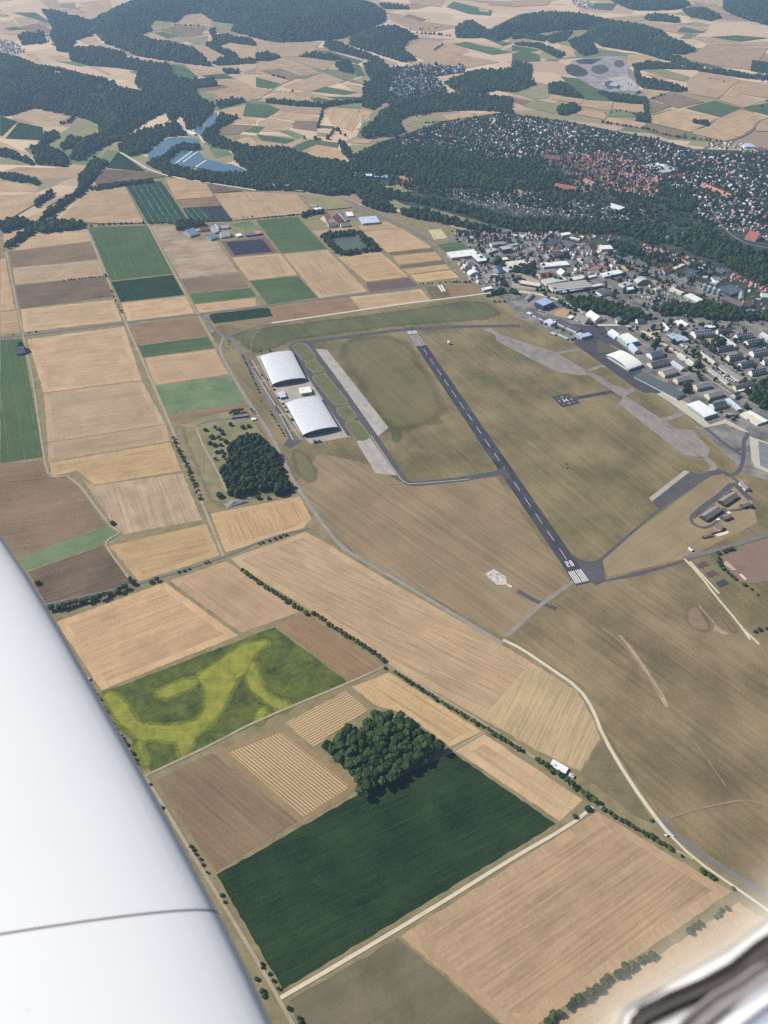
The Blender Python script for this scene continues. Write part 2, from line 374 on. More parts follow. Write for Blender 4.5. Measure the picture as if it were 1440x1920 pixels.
# ------------------------------------------------------------------ far land: fields beyond the river and round the hills
FAR = '''
A st 75,100 180,92 215,130 110,150
A br 110,150 215,130 320,180 180,200
A st 0,130 75,110 110,155 180,200 60,200 0,190
A gr 65,70 200,70 310,140 200,110
A gr 20,160 90,150 150,165 60,172
A st 220,0 320,0 340,50 290,60
A go 330,20 420,15 430,50 340,45
A st 360,50 430,80 500,75 440,50
A st 440,20 560,0 620,0 630,40 540,70
A st 430,220 520,205 570,240 480,250
A st 490,255 590,245 620,270 560,275
A st 480,480 540,470 660,500 630,520
A st 500,375 540,372 630,420 600,420
A gl 310,345 560,345 640,360 450,375
A st 270,315 340,310 400,335 300,345
A st 140,305 190,300 250,355 210,350
A st 50,655 190,615 390,655 330,710 240,710
A gd 0,650 100,685 10,770 0,760
A gd 105,688 240,715 245,790 30,780
A go 250,810 430,690 470,670 555,710 540,760 330,850
A gl 330,855 440,810 400,900 380,910
A st 0,795 180,870 210,900 90,850 0,840
A go 0,880 150,910 170,930 0,925
A sp 30,960 100,940 450,950 440,1000 240,1010 40,975
A st 0,1015 220,1050 200,1080 0,1080
A go 500,930 590,830 600,850 530,930
A sp 980,135 1060,75 1130,85 1150,150 1090,145
A st 1130,65 1200,65 1190,150 1140,150
A br 910,170 980,145 1160,155 1130,200 1020,210
A gr 870,185 920,180 1010,205 940,215
A st 800,200 860,190 940,220 850,245
A sp 850,245 950,220 1080,270 900,265
A go 1030,225 1170,200 1170,240 1100,250
A sp 1080,255 1180,260 1270,310 1200,360 1120,290
A st 1220,255 1290,240 1440,265 1440,335 1330,325 1350,290
A go 1190,125 1330,130 1310,180 1430,195 1240,200
A go 870,110 980,120 900,170 830,145
A st 780,330 1040,360 1050,365 830,345
A gr 935,360 1040,375 1120,435 985,455
A st 1040,375 1190,395 1270,415 1130,430
A gr 1130,425 1260,415 1320,440 1190,448
A st 1200,450 1330,440 1440,500 1440,560 1330,530
A br 1090,490 1250,475 1300,490 1160,515
A sp 1160,515 1310,490 1440,545 1400,570 1250,590
A go 1080,520 1160,515 1230,545 1120,560
A st 1240,620 1420,580 1350,660 1250,650
A st 1340,660 1440,660 1440,700 1300,690
A br 1220,730 1300,700 1420,705 1340,760 1230,760
A go 1230,760 1350,765 1300,800 1260,790
A st 1280,800 1400,770 1440,800 1440,830 1350,820
A gl 1160,800 1250,820 1310,870 1210,890
A go 1010,630 1080,615 1145,620 1140,660 1070,675 1030,665
B sp 0,230 370,235 330,290 320,310 110,325 0,340
B st 0,345 170,325 370,410 200,440 0,410
B sp 170,322 340,322 450,345 390,400 270,360
B br 20,400 140,385 255,430 190,455
B st 0,415 190,455 140,475 0,440
B gr 0,435 145,475 90,500 0,490
B sp 150,490 380,410 500,455 300,520
B gr 305,515 390,488 575,520 500,535
B br 395,400 480,420 650,490 500,450
B st 480,470 650,490 690,510 590,530
B st 0,495 140,515 0,545
B st 150,515 300,520 500,565 300,565 60,575 0,570
B gr 300,560 350,548 440,570 380,580
B gr 390,545 560,545 520,562 450,560
B gr -55,580 60,590 140,615 60,665 -75,655
B sp 65,585 380,610 380,650 150,625
B st 75,655 150,628 370,660 360,690 220,680
B br 220,680 360,685 340,740 200,720
B st 10,690 75,665 215,690 170,740 20,740
B gr -15,708 55,715 10,750 -70,742
B gl 115,735 190,735 280,765 230,778
B gr 0,755 65,765 220,785 180,810 30,790
B st 0,790 160,815 270,775 290,780 190,840 0,830
B st 385,640 410,605 575,615 580,680 540,740 430,700
B gr 350,705 440,712 440,725 355,720
B go 340,745 430,755 420,770 345,765
B gr 195,835 300,785 465,805 460,835 330,815 260,870
B st 250,855 340,815 460,835 515,915 420,905 300,880
B go 510,830 540,815 690,815 560,870 520,865
B st 545,790 660,785 640,805 540,810
B gl 565,770 600,690 650,670 640,700 600,720 590,780
B st 585,615 655,630 640,665 590,690
B go 640,640 690,630 670,690 645,700
B gl 480,590 580,580 590,610 460,605
B go 865,660 1000,640 1070,680 930,695 880,680
B st 1040,650 1190,628 1250,670 1130,700
B st 1225,645 1350,630 1390,655 1260,670
B go 830,700 1090,690 1120,710 1000,740 880,720
B go 780,750 1060,745 1080,780 820,790
B go 680,780 780,780 770,805 670,800
B st 395,30 460,12 640,45 600,50
B sp 430,260 500,235 520,260 600,310 720,330 800,360 760,370 560,310
B gr 325,285 420,290 600,345 570,360 430,320
B gr 530,360 580,365 610,430 570,430
B sp 735,70 850,90 930,120 1160,150 1000,180 880,170 760,115
B br 860,80 960,110 930,125 830,95
B gr 1070,40 1110,10 1330,60 1320,90 1200,80
B sp 860,0 1060,0 1040,40 870,20
B sp 1180,0 1440,10 1440,36 1250,12
B st 1250,45 1310,55 1310,70 1260,65
B sp 830,270 940,225 1050,235 1060,270 960,345 870,310
B st 1050,240 1130,240 1200,290 1010,350 960,345
B sp 840,350 960,345 1150,310 1370,350 1180,385 940,380
B gr 1105,250 1180,235 1440,295 1330,310
B st 1190,235 1390,265 1370,275 1250,255
B gr 1270,210 1440,245 1390,260
B go 1110,515 1180,508 1230,530 1180,545
B go 1195,435 1290,422 1310,430 1210,447
C gr 0,255 145,280 160,345 0,350
C st 100,295 185,285 160,310
C st 0,290 45,290 0,305
C go 110,190 200,165 450,165 400,200 480,270 640,300 500,290 330,270
C st 270,250 340,270 360,320 290,330
C st 650,310 760,305 880,355 700,360 640,380
C gr 270,430 420,450 550,510 560,570 410,560
C go 0,520 130,485 205,500 205,550 120,560
C br 0,545 140,575 100,600 0,575
C st 210,530 400,560 390,585 220,560
C go 130,560 260,590 240,640 60,600
C st 400,565 570,575 555,625 390,600
C st 575,580 740,590 745,640 565,615
C gl 555,620 680,640 700,660 535,655
C st 350,640 410,615 535,640 520,675
C st 535,660 700,685 755,695 735,725 530,685
C st 730,505 830,490 920,510 770,560
C br 790,560 910,525 1080,575 930,610
C go 735,395 830,385 1000,435 980,460 880,445
C st 750,420 790,410 870,445 860,460
C sp 980,460 1060,400 1280,450 1160,555 1000,530
C st 1080,440 1230,470 1200,520 1060,480
C gr 975,610 1140,568 1290,610 1170,660
C gr 1295,612 1440,565 1440,650
C st 1230,515 1440,580 1290,605 1160,560
C sp 1230,520 1280,450 1440,480 1440,555
C br 765,565 900,600 780,640
C st 770,660 920,615 1160,665 1000,745 790,695
C go 785,640 890,615 910,620 790,650
C st 1160,670 1280,620 1440,660 1280,775 1100,720
C st 1010,740 1100,715 1270,775 1190,795 1020,755
C br 760,700 980,745 950,775 760,740
C sp 500,105 740,85 750,110 650,140
C sp 720,140 780,120 1100,165 1030,200 880,180
C st 740,255 800,250 880,290 800,270
C gr 925,180 960,152 1090,182 1010,192
C gr 1110,210 1260,200 1440,215 1280,235
C st 1000,205 1110,210 1280,240 1440,235 1440,262 1100,250
C sp 900,310 1040,290 1100,250 1440,270 1350,395 1100,370
C gd 1350,340 1440,350 1440,420 1340,400
C gr 990,350 1100,360 1240,400 1140,390
C gr 430,20 590,20 560,60 440,50
C sp 0,0 220,0 200,30 0,40
C sp 1010,5 1230,45 1180,55 1240,90 1110,60
C st 1380,670 1440,670 1440,740 1370,740
'''
for ln in FAR.strip().split('\n'):
    q = ln.split()
    field(q[0], [tuple(map(float, t.split(','))) for t in q[2:]], q[1])
# quarry and town ground
rock = land('quarry_rock', S(120, 116, 116), S(172, 164, 158), streak=0, blotch=1.0, bs=50, grain=0)
sheet('quarry_ground', atl('C', [(340, 340), (540, 315), (640, 320), (650, 380), (720, 450), (690, 520), (560, 520), (470, 500), (350, 430), (300, 400)]), rock)
sheet('quarry_pit', atl('C', [(355, 345), (390, 335), (510, 330), (450, 365), (380, 360)]), land('quarry_shale', S(52, 54, 66), S(74, 74, 84), streak=0, blotch=.6, bs=60, grain=0))
sheet('quarry_yard', atl('C', [(560, 440), (640, 430), (720, 470), (690, 520), (560, 500), (500, 470)]), land('quarry_dust', S(150, 146, 142), S(196, 190, 184), streak=0, blotch=1, bs=40, grain=0))
for v, pts in (('C', [(420, 380), (520, 358), (565, 400), (480, 432)]), ('C', [(500, 465), (560, 448), (610, 492), (540, 515)]), ('C', [(560, 345), (630, 335), (640, 380), (580, 385)])):
    soft('quarry_shale', v, pts, land('dark_shale', S(70, 68, 74), S(104, 100, 102), streak=0, blotch=.8, bs=40, grain=0), 25)
soft('quarry_earth', 'C', [(640, 375), (700, 410), (725, 470), (690, 470), (650, 430)], land('brown_earth', S(120, 100, 82), S(160, 138, 112), streak=0, blotch=.8, bs=40, grain=0), 20)
soft('quarry_heap', 'C', [(280, 375), (350, 355), (450, 408), (400, 440), (310, 425)], land('overgrown_heap', S(50, 56, 50), S(84, 84, 72), streak=0, blotch=.8, bs=40, grain=0), 25)
townmat = land('town_ground', S(36, 52, 40), S(84, 88, 76), streak=0, blotch=1.2, bs=38, grain=.3)
sheet('town_ground', atl('Z', [(655, 300), (700, 272), (830, 228), (940, 212), (1060, 228), (1230, 262), (1300, 280), (1440, 285), (1440, 590), (1290, 520), (1150, 468), (1000, 440), (880, 415), (760, 385), (690, 350)]), townmat)
sheet('village_ground', atl('B', [(745, 385), (940, 368), (1180, 375), (1170, 410), (1010, 430), (1080, 525), (980, 525), (830, 560), (740, 590), (770, 500)]), townmat)
yardm = land('yard_asphalt', S(78, 78, 82), S(158, 150, 138), streak=0, blotch=1.1, bs=45, grain=.4)
sheet('yard', atl('Z', [(836, 447), (890, 420), (960, 428), (1150, 468), (1290, 520), (1440, 590), (1440, 905), (1400, 890), (1300, 790), (1110, 655), (985, 602), (930, 552), (880, 520)]), yardm)

# ------------------------------------------------------------------ near and middle fields
NEAR = '''
A bd 572,952 835,968 930,995 535,1042
A gd 665,855 820,965 600,945
D st 0,200 225,195 200,250 20,355 0,350
D sy 130,330 330,260 200,360 140,345
D sp 230,250 430,175 260,270
D st 20,420 150,385 60,470 20,460
D st 320,345 520,170 705,150 812,357 560,360;d1
D bd 1160,140 1370,175 1200,190
D st 930,110 1000,105 1160,135 1205,210 990,228
D br 990,230 1210,212 1245,260 1030,275
Z st 400,364 480,361 558,366 587,400 437,414;d2
D gs 712,150 905,122 1060,350 830,358;d1
D gs 1030,278 1130,270 1200,348 1070,350;d1
D nb 1130,270 1245,262 1305,345 1200,348;d1
D st 195,415 490,388 515,455 75,510;d2
D br 45,515 515,460 550,555 65,605
D sp 68,608 555,562 590,650 85,702
D bd 82,705 595,655 640,770 112,838
D st 115,840 640,785 690,905 130,970
D st 0,555 30,550 85,840 0,850;d1
D st 0,855 95,845 115,970 0,980
D gr 495,378 835,368 975,640 620,680;d1
D gd 622,685 975,645 1040,760 678,800
D st 680,805 1045,765 1095,862 715,910
D sg 840,370 980,370 1005,415 1065,445 1220,455 1340,630 1015,668;d5
D br 1015,672 1345,640 1400,715 1060,750
D gr 1060,752 1410,718 1440,760 1440,770 1095,810
D st 1095,812 1440,775 1440,825 1115,862
U pu 530,525 1130,455 1310,675 680,735
U nb 590,530 1100,490 1240,665 715,715
Z st 434,483 526,475 558,515 466,526;d1
Z gr 468,527 558,517 597,558 502,572
E st 150,530 405,505 630,740 355,778;d1
E gr 0,340 230,318 400,500 145,525
U gl 650,290 950,245 1050,360 870,380
E st 600,405 790,385 820,385 990,490 740,520
E st 570,370 740,345 800,380 600,402
E st 320,400 550,375 590,405 350,430
E go 285,345 385,330 400,385 320,395
E go 250,205 480,215 540,270 330,290
E sy 455,545 700,515 860,655 620,685;d0
E pu 615,690 860,660 915,710 640,745
E bd 735,520 1000,495 1015,512 760,537
E sy 765,540 1020,515 1050,560 800,590
E gg 800,595 1060,562 1080,583 820,612
E sy 825,615 1085,585 1110,610 860,643
E sy 865,648 1115,615 1150,660 910,690
E go 915,693 1150,665 1160,690 940,712
E gg 950,715 1060,700 1120,770 995,795
E rd 1060,702 1215,700 1255,750 1100,775
E rd 75,830 515,775 570,850 110,905
E st 525,770 930,725 985,790 590,845
E gr 1015,475 1140,460 1210,495 1065,520
E go 730,240 1000,280 1320,370 1280,385 1000,300 770,270
W gd 85,190 110,150 905,55 1000,60 1060,185 170,300
W rd 165,315 1060,195 1430,140 1440,215 190,380
G gr 0,110 125,105 250,770 0,810;d1
G st 150,108 700,35 800,340 242,410;d2
G sp 242,412 800,343 935,585 265,692;d0
G sp 265,693 937,586 958,683 270,801
G sy 275,802 960,686 1025,850 530,930 430,850 290,885
Z sg 178,910 343,887 380,975 232,1003 212,985 150,893;d1
Z br 0,872 80,862 92,895 133,892 200,985 38,1045 -60,1070
D rd 735,925 1110,885 1165,990 780,1040
G gr 775,145 1170,92 1210,158 805,212
G sp 810,215 1210,162 1290,305 870,368
G gl 872,372 1300,312 1385,465 945,535
G rd 950,540 1390,470 1395,495 965,575
M gl 108,435 600,255 665,300 665,320 590,360 150,510
M bd 155,515 580,365 740,555 730,620 260,715
M sy 610,370 1165,245 1240,425 780,575;d0
Z sy 393,963 562,930 586,972 568,993 422,1037;d4
Z st 104,1166 310,1091 449,1192 189,1296;d0
Z sp 316,1089 424,1051 566,1147 452,1188;d1
Z rd 517,1173 574,1150 718,1250 655,1279;d1
Z st 430,1047 573,996 600,1010 668,1052 740,1095 840,1150 948,1212 1020,1255 1085,1297 1112,1345 1128,1385 1088,1448 1040,1425 1000,1405 880,1335 724,1245 580,1145 450,1065;d12
Z gg 190,1298 515,1175 655,1279 283,1450
Z br 290,1463 398,1410 560,1540 405,1637;d1
Z gd 403,1640 665,1492 850,1410 1045,1545 530,1858;d1
Z st 850,1407 908,1375 1095,1500 1050,1542;d1
Z gg 540,1876 745,1757 940,1920 1020,2050 600,2050
Z st 748,1755 1065,1553 1120,1520 1375,1672 1000,1930 945,1925;d0
Z st 1005,1940 1385,1690 1420,1715 1560,1760 1500,2050 1100,2050;d0
'''
for ln in NEAR.strip().split('\n'):
    q = ln.split(';'); d_ = int(q[1][1:]) if len(q) > 1 else 0
    q = q[0].split()
    kw = {}
    if q[:3] == ['Z', 'gg', '190,1298']:
        kw = dict(c1=S(58, 72, 36), c2=S(108, 118, 48), blotch=1.0, bs=22, streak=.4, sw=4)
    if q[:3] == ['Z', 'gd', '403,1640']:
        kw = dict(c1=S(22, 42, 22), c2=S(56, 74, 40), blotch=.7, bs=55, sw=2.6)
    if q[1] == 'st' and q[2].startswith('430,'):
        kw = dict(streak=.9, sw=2.6)
    if q[1] == 'st' and q[2].startswith('748,'):
        kw = dict(streak=.75, sw=4, c1=S(148, 122, 91), c2=S(195, 164, 126))
    field(q[0], [tuple(map(float, t.split(','))) for t in q[2:]], q[1], d_, **kw)
# the flowering field: yellow bands in the dark green crop
yel = land('yellow_blossom', S(112, 118, 38), S(158, 156, 52), streak=.4, sw=2, blotch=.8, bs=16)
yel2 = land('thin_blossom', S(84, 96, 38), S(128, 132, 48), streak=.5, sw=2, blotch=1, bs=18)
soft('crop_patch', 'N', [(270, 300), (330, 290), (400, 345), (440, 400), (455, 440), (490, 468), (560, 478), (640, 482), (720, 476), (790, 460), (835, 425), (850, 390), (858, 330), (860, 280), (830, 240), (790, 220), (850, 170), (920, 130), (1010, 60), (1080, 20), (1200, 0), (1225, 10), (1150, 60), (1120, 110), (1100, 170), (1040, 210), (1000, 290), (960, 380), (920, 440), (860, 500), (800, 540), (780, 590), (760, 640), (710, 665), (705, 620), (700, 575), (640, 570), (580, 560), (530, 562), (490, 570), (440, 520), (370, 470), (330, 400)], yel2, 16, grow=12)
soft('crop_patch', 'N', [(1110, 110), (1140, 130), (1160, 220), (1200, 300), (1260, 335), (1325, 350), (1340, 375), (1280, 395), (1240, 380), (1170, 330), (1110, 280), (1085, 220)], yel2, 16, grow=12)
soft('crop_patch', 'N', [(1150, 400), (1180, 370), (1205, 400), (1190, 440), (1150, 470), (1135, 440)], yel2, 16, grow=12)
soft('crop_patch', 'N', [(560, 300), (620, 270), (700, 235), (790, 215), (830, 225), (780, 275), (700, 300), (620, 335)], yel2, 16, grow=12)
soft('crop_patch', 'N', [(480, 560), (500, 575), (520, 640), (540, 720), (515, 700), (490, 640), (460, 580)], yel2, 16, grow=12)
soft('blossom', 'N', [(270, 300), (330, 290), (400, 345), (440, 400), (455, 440), (490, 468), (560, 478), (640, 482), (720, 476), (790, 460), (835, 425), (850, 390), (858, 330), (860, 280), (830, 240), (790, 220), (850, 170), (920, 130), (1010, 60), (1080, 20), (1200, 0), (1225, 10), (1150, 60), (1120, 110), (1100, 170), (1040, 210), (1000, 290), (960, 380), (920, 440), (860, 500), (800, 540), (780, 590), (760, 640), (710, 665), (705, 620), (700, 575), (640, 570), (580, 560), (530, 562), (490, 570), (440, 520), (370, 470), (330, 400)], yel, 12, grow=5)
soft('blossom', 'N', [(1110, 110), (1140, 130), (1160, 220), (1200, 300), (1260, 335), (1325, 350), (1340, 375), (1280, 395), (1240, 380), (1170, 330), (1110, 280), (1085, 220)], yel, 12, grow=5)
soft('blossom', 'N', [(1150, 400), (1180, 370), (1205, 400), (1190, 440), (1150, 470), (1135, 440)], yel, 12, grow=5)
soft('blossom', 'N', [(560, 300), (620, 270), (700, 235), (790, 215), (830, 225), (780, 275), (700, 300), (620, 335)], yel, 12, grow=5)
soft('blossom', 'N', [(480, 560), (500, 575), (520, 640), (540, 720), (515, 700), (490, 640), (460, 580)], yel, 12, grow=5)
# straw lying in swaths
sw = dict(c1=S(132, 110, 78), c2=S(158, 133, 96), rows=.75, rsp=4.2, rc=S(210, 178, 132), streak=.5, blotch=.6, tram=0)
field('Z', [(405, 1408), (530, 1360), (668, 1468), (664, 1486), (567, 1548)], 'st', d=1, inset=9, **sw)
field('Z', [(532, 1356), (649, 1294), (692, 1331), (604, 1392), (588, 1402)], 'st', d=0, inset=0, **sw)
field('Z', [(657, 1287), (730, 1260), (907, 1372), (843, 1402), (760, 1340), (700, 1322)], 'sy', d=1, inset=8)
field('Z', [(985, 1252), (1030, 1262), (1085, 1300), (1112, 1347), (1126, 1385), (1087, 1446), (1040, 1423), (1000, 1403), (905, 1345)], 'sy', d=4, inset=0, c1=S(158, 134, 98), c2=S(206, 178, 132), ang=1.05)
sheet('meadow', atl('Z', [(1088, 1450), (1129, 1388), (1180, 1470), (1225, 1545), (1190, 1530)]), land('rough_meadow', S(98, 96, 66), S(140, 124, 94), streak=.2, blotch=.9, bs=40))

# ------------------------------------------------------------------ airfield grass
air = land('airfield_grass', S(102, 95, 62), S(146, 128, 92), ang=2.1, streak=.5, sw=8, blotch=1.2, bs=110, grain=.5)
sheet('airfield_grass', atl('Z', [(395, 625), (410, 610), (500, 607), (640, 590), (800, 570), (905, 553), (960, 590), (985, 603), (1110, 660), (1290, 790), (1400, 890), (1440, 900), (1600, 930), (1760, 1250), (1440, 1690), (1330, 1610), (1245, 1550), (1135, 1380), (1090, 1290), (950, 1205), (790, 1115), (667, 1043), (590, 965), (545, 890), (480, 770)]), air)
dry = land('dry_grass', S(124, 108, 80), S(160, 136, 104), ang=2.35, streak=.7, sw=7, blotch=.7, bs=90, grain=.45)
sheet('dry_grass', atl('Z', [(556, 905), (600, 850), (690, 870), (745, 900), (765, 912), (930, 895), (1070, 1095), (948, 1196), (795, 1112), (668, 1040), (592, 962)]), dry)
dry2 = land('parched_grass', S(108, 96, 68), S(152, 132, 98), ang=2.3, streak=.55, sw=7, blotch=1.1, bs=110, grain=.45)
sheet('dry_grass', atl('Z', [(955, 1195), (1080, 1098), (1280, 1050), (1400, 1180), (1440, 1225), (1700, 1300), (1440, 1680), (1330, 1605), (1250, 1545), (1140, 1378), (1095, 1288)]), dry2)
sheet('dry_grass', atl('Z', [(1125, 1045), (1335, 890), (1400, 900), (1420, 980), (1290, 1045), (1140, 1082)]), land('tan_grass', S(136, 118, 86), S(162, 142, 108), ang=.7, streak=.5, sw=10, blotch=.6, bs=90))
island_ = land('island_grass', S(92, 98, 60), S(122, 118, 78), ang=2.1, streak=.3, sw=6, blotch=.7, bs=30)
green_ = land('green_grass', S(78, 88, 54), S(116, 112, 74), ang=2.1, streak=.4, sw=16, blotch=.8, bs=110)
soft('green_grass', 'Z', [(415, 625), (500, 610), (640, 593), (800, 572), (905, 556), (965, 600), (770, 612), (600, 635), (550, 640), (530, 655), (470, 668), (440, 640)], green_, 40)
soft('green_grass', 'J', [(0, 390), (60, 430), (140, 560), (190, 640), (150, 720), (90, 700), (80, 600), (0, 480)], green_, 26)
soft('green_grass', 'Z', [(615, 640), (755, 625), (800, 700), (850, 790), (730, 810), (720, 800), (690, 740)], land('olive_grass', S(94, 92, 58), S(132, 118, 82), ang=2.1, streak=.4, sw=16, blotch=.7, bs=110), 75, grow=25)
soft('green_grass', 'H', [(400, 800), (510, 755), (640, 965), (490, 1000)], land('plot_grass', S(100, 100, 66), S(130, 120, 84), streak=.3, blotch=.5, bs=60), 26)
soft('green_grass', 'Z', [(327, 795), (365, 780), (440, 760), (480, 775), (512, 830), (545, 900), (556, 922), (395, 960), (370, 900)], land('grove_grass', S(112, 110, 72), S(156, 142, 104), streak=.2, blotch=.8, bs=40), 26)
sand = land('bare_sand', S(156, 136, 108), S(186, 162, 130), streak=0, blotch=.8, bs=30)
for v, pts in (('K3', [(350, 880), (430, 900), (470, 960), (600, 1100), (720, 1250), (850, 1320), (905, 1330), (890, 1370), (760, 1390), (680, 1330), (560, 1300), (620, 1230), (560, 1150), (440, 1020), (380, 940)]), ('K3', [(160, 930), (230, 915), (250, 950), (190, 980)]),
               ('P', [(470, 305), (590, 310), (570, 325), (490, 318)]), ('P', [(560, 0), (640, 40), (790, 250), (900, 430), (870, 470), (800, 350), (680, 150)])):
    soft('bare_patch', v, pts, sand, 7)
# ------------------------------------------------------------------ runway, taxiways and aprons
asph = land('runway_asphalt', S(52, 52, 60), S(90, 88, 94), ang=-.98, streak=.8, sw=2.5, blotch=.5, bs=40, grain=.3)
asph2 = land('taxiway_asphalt', S(76, 74, 80), S(104, 100, 100), streak=.2, blotch=.5, bs=30, grain=.4)
oldc = land('old_concrete', S(126, 118, 112), S(158, 148, 138), ang=2.16, streak=.5, sw=6, blotch=.8, bs=22, grain=.5)
hardc = land('hard_concrete', S(152, 144, 138), S(186, 177, 168), ang=2.16, streak=.4, sw=6, blotch=.7, bs=18, grain=.4)
conc = land('pale_concrete', S(158, 148, 136), S(186, 175, 160), streak=.2, blotch=.6, bs=20, grain=.3)
white = land('white_marking', S(226, 224, 218, 1.35), S(206, 204, 198), streak=0, blotch=.3, bs=8, grain=.5)
sheet('taxiway', atl('K', [(340, 596), (380, 626), (440, 640), (480, 632), (820, 345), (790, 300), (1000, 132), (1060, 147), (1125, 132), (1145, 142), (840, 342), (510, 632), (525, 742), (890, 652), (960, 632), (1440, 490), (1440, 505), (965, 640), (905, 664), (712, 720), (530, 752), (470, 772), (450, 758), (345, 740), (330, 680)]), asph2)
sheet('taxiway_shoulder', atl('K', [(770, 282), (968, 127), (1002, 133), (785, 302)]), conc)
a_, b_ = at('Z', (768, 616.5)), at('Z', (1092, 1092.5))
ax = (b_ - a_); RL = ax.length; ax.normalize(); ay = Vector((-ax.y, ax.x, 0))
if ay.x < 0: ay = -ay           # ay points to the side of the town
def rw(s, t): return a_ + ax * s + ay * t
sheet('runway', [rw(-6, -14.6), rw(RL + 4, -14.6), rw(RL + 4, 14.6), rw(-6, 14.6)], asph)
sheet('runway_concrete', [rw(34, -13.5), rw(95, -15), rw(95, 15), rw(34, 13.5)], oldc)
def mark(pts): return sheet('runway_marking', pts, white)
for e0 in (0.0, RL - 31):
    for k in range(8):
        t = (-12.6 + k * 3.25) + (1.2 if k > 3 else 0)
        mark([rw(e0, t), rw(e0 + 30, t), rw(e0 + 30, t + 1.9), rw(e0, t + 1.9)])
s = 62.0
while s < RL - 75:
    mark([rw(s, -.42), rw(s + 30, -.42), rw(s + 30, .42), rw(s, .42)]); s += 51.2
def glyph(cells, s0, t0, w_, h_, nx, ny):
    for (x0, y0, x1, y1) in cells:   # x to the right, y up, as read from the threshold
        mark([rw(s0 - y0 * h_ / ny, t0 + x0 * w_ / nx), rw(s0 - y0 * h_ / ny, t0 + x1 * w_ / nx), rw(s0 - y1 * h_ / ny, t0 + x1 * w_ / nx), rw(s0 - y1 * h_ / ny, t0 + x0 * w_ / nx)])
glyph([(0, 0, 3, 1), (0, 1, 1, 3), (0, 3, 3, 4), (2, 4, 3, 6), (0, 6, 3, 7), (0, 5, 1, 6)], RL - 42, -6.8, 5.2, 14, 3, 7)
glyph([(0, 0, 3, 1), (0, 1, 1, 3), (2, 1, 3, 3), (0, 3, 3, 4), (0, 4, 1, 6), (2, 4, 3, 6), (0, 6, 3, 7)], RL - 42, 1.2, 5.2, 14, 3, 7)
# north end taxiway and loops
ribbon('taxiway', 'Z', [(552, 655), (560, 645), (590, 640), (680, 628), (755, 618), (880, 612), (975, 611)], 15, asph2, smooth=1)
sheet('apron', atl('H', [(240, 262), (440, 228), (775, 715), (545, 757), (480, 690), (325, 442), (300, 380)]), conc)
sheet('hardstand', atl('H', [(555, 222), (640, 228), (985, 665), (922, 720), (900, 702)]), hardc)
sheet('hardstand', atl('H', [(805, 745), (870, 710), (1035, 935), (912, 922)]), hardc)
ribbon('taxiway', 'H', [(470, 185), (445, 205), (448, 232), (560, 395), (775, 710)], 16, asph2, smooth=1)
ribbon('taxiway', 'H', [(540, 185), (545, 210), (690, 405), (890, 690), (1055, 935), (1075, 965), (1110, 982), (1160, 982), (1440, 952)], 15, asph2, smooth=1)
ribbon('taxiway', 'Z', [(860, 899), (930, 888), (948, 880)], 15, asph2)
sheet('taxiway', atl('J', [(690, 850), (740, 830), (780, 900), (740, 890), (710, 872)]), asph2)
for pts in ([(452, 190), (545, 188), (520, 196), (470, 200)], [(520, 288), (575, 290), (560, 300), (525, 300)], [(560, 360), (620, 350), (615, 370), (570, 368)], [(690, 535), (755, 535), (750, 548), (700, 550)], [(740, 615), (815, 600), (820, 625), (755, 632)]):
    sheet('taxiway', atl('H', pts), asph2)
for c0, c1, wd in (((490, 212), (532, 268), 60), ((556, 312), (580, 332), 50), ((600, 385), (708, 515), 55), ((735, 570), (762, 598), 52), ((785, 650), (835, 715), 52)):
    A_, B_ = at('H', c0), at('H', c1); D_ = (B_ - A_); ln_ = D_.length; D_.normalize(); n_ = Vector((-D_.y, D_.x, 0)); r_ = wd * .33
    ring = []
    for k in range(24):
        th = 2 * math.pi * k / 24
        ring.append((B_ if math.cos(th) >= 0 else A_) + D_ * r_ * math.cos(th) + n_ * r_ * math.sin(th))
    sheet('taxiway_island', ring, island_)
    ribbon('island_edge', 'Z', [], .8, conc, closed=True, world=ring)
ribbon('taxiway_line', 'H', [(885, 708), (1045, 945), (1075, 972), (1110, 985), (1440, 956)], .9, white, smooth=1)
ribbon('service_road', 'H', [(190, 285), (215, 330), (300, 470), (380, 610), (450, 740)], 13, asph2)
ribbon('kerb_strip', 'H', [(185, 280), (270, 415), (350, 545)], 3.5, conc)
ribbon('kerb_strip', 'H', [(370, 590), (452, 740)], 3.5, conc)
for p0, p1 in (((215, 328), (262, 322)), ((262, 405), (315, 398)), ((375, 595), (420, 588)), ((430, 685), (478, 672)), ((180, 265), (150, 218))):
    ribbon('footpath', 'H', [p0, p1], 4, conc)
ribbon('footpath', 'H', [(215, 285), (320, 455)], 2.5, conc)
ribbon('footpath', 'H', [(360, 540), (490, 730)], 2.5, conc)
sheet('turning_area', atl('H', [(395, 765), (420, 730), (460, 735), (500, 740), (440, 782)]), asph2)
ribbon('taxiway_turnoff', 'Z', [(1043, 1142), (1000, 1125), (970, 1108)], 9, asph2)
sheet('blast_pad', atl('L', [(1285, 530), (1338, 502), (1405, 545), (1412, 580), (1440, 598), (1436, 608), (1400, 592), (1355, 590)]), land('broken_concrete', S(150, 142, 130), S(226, 216, 202), streak=.4, sw=4, blotch=1.2, bs=7))
ribbon('perimeter_track', 'K', [(-30, 1060), (165, 880), (345, 752)], 8, land('track_gravel', S(126, 118, 108), S(158, 148, 134), blotch=.6, bs=20))
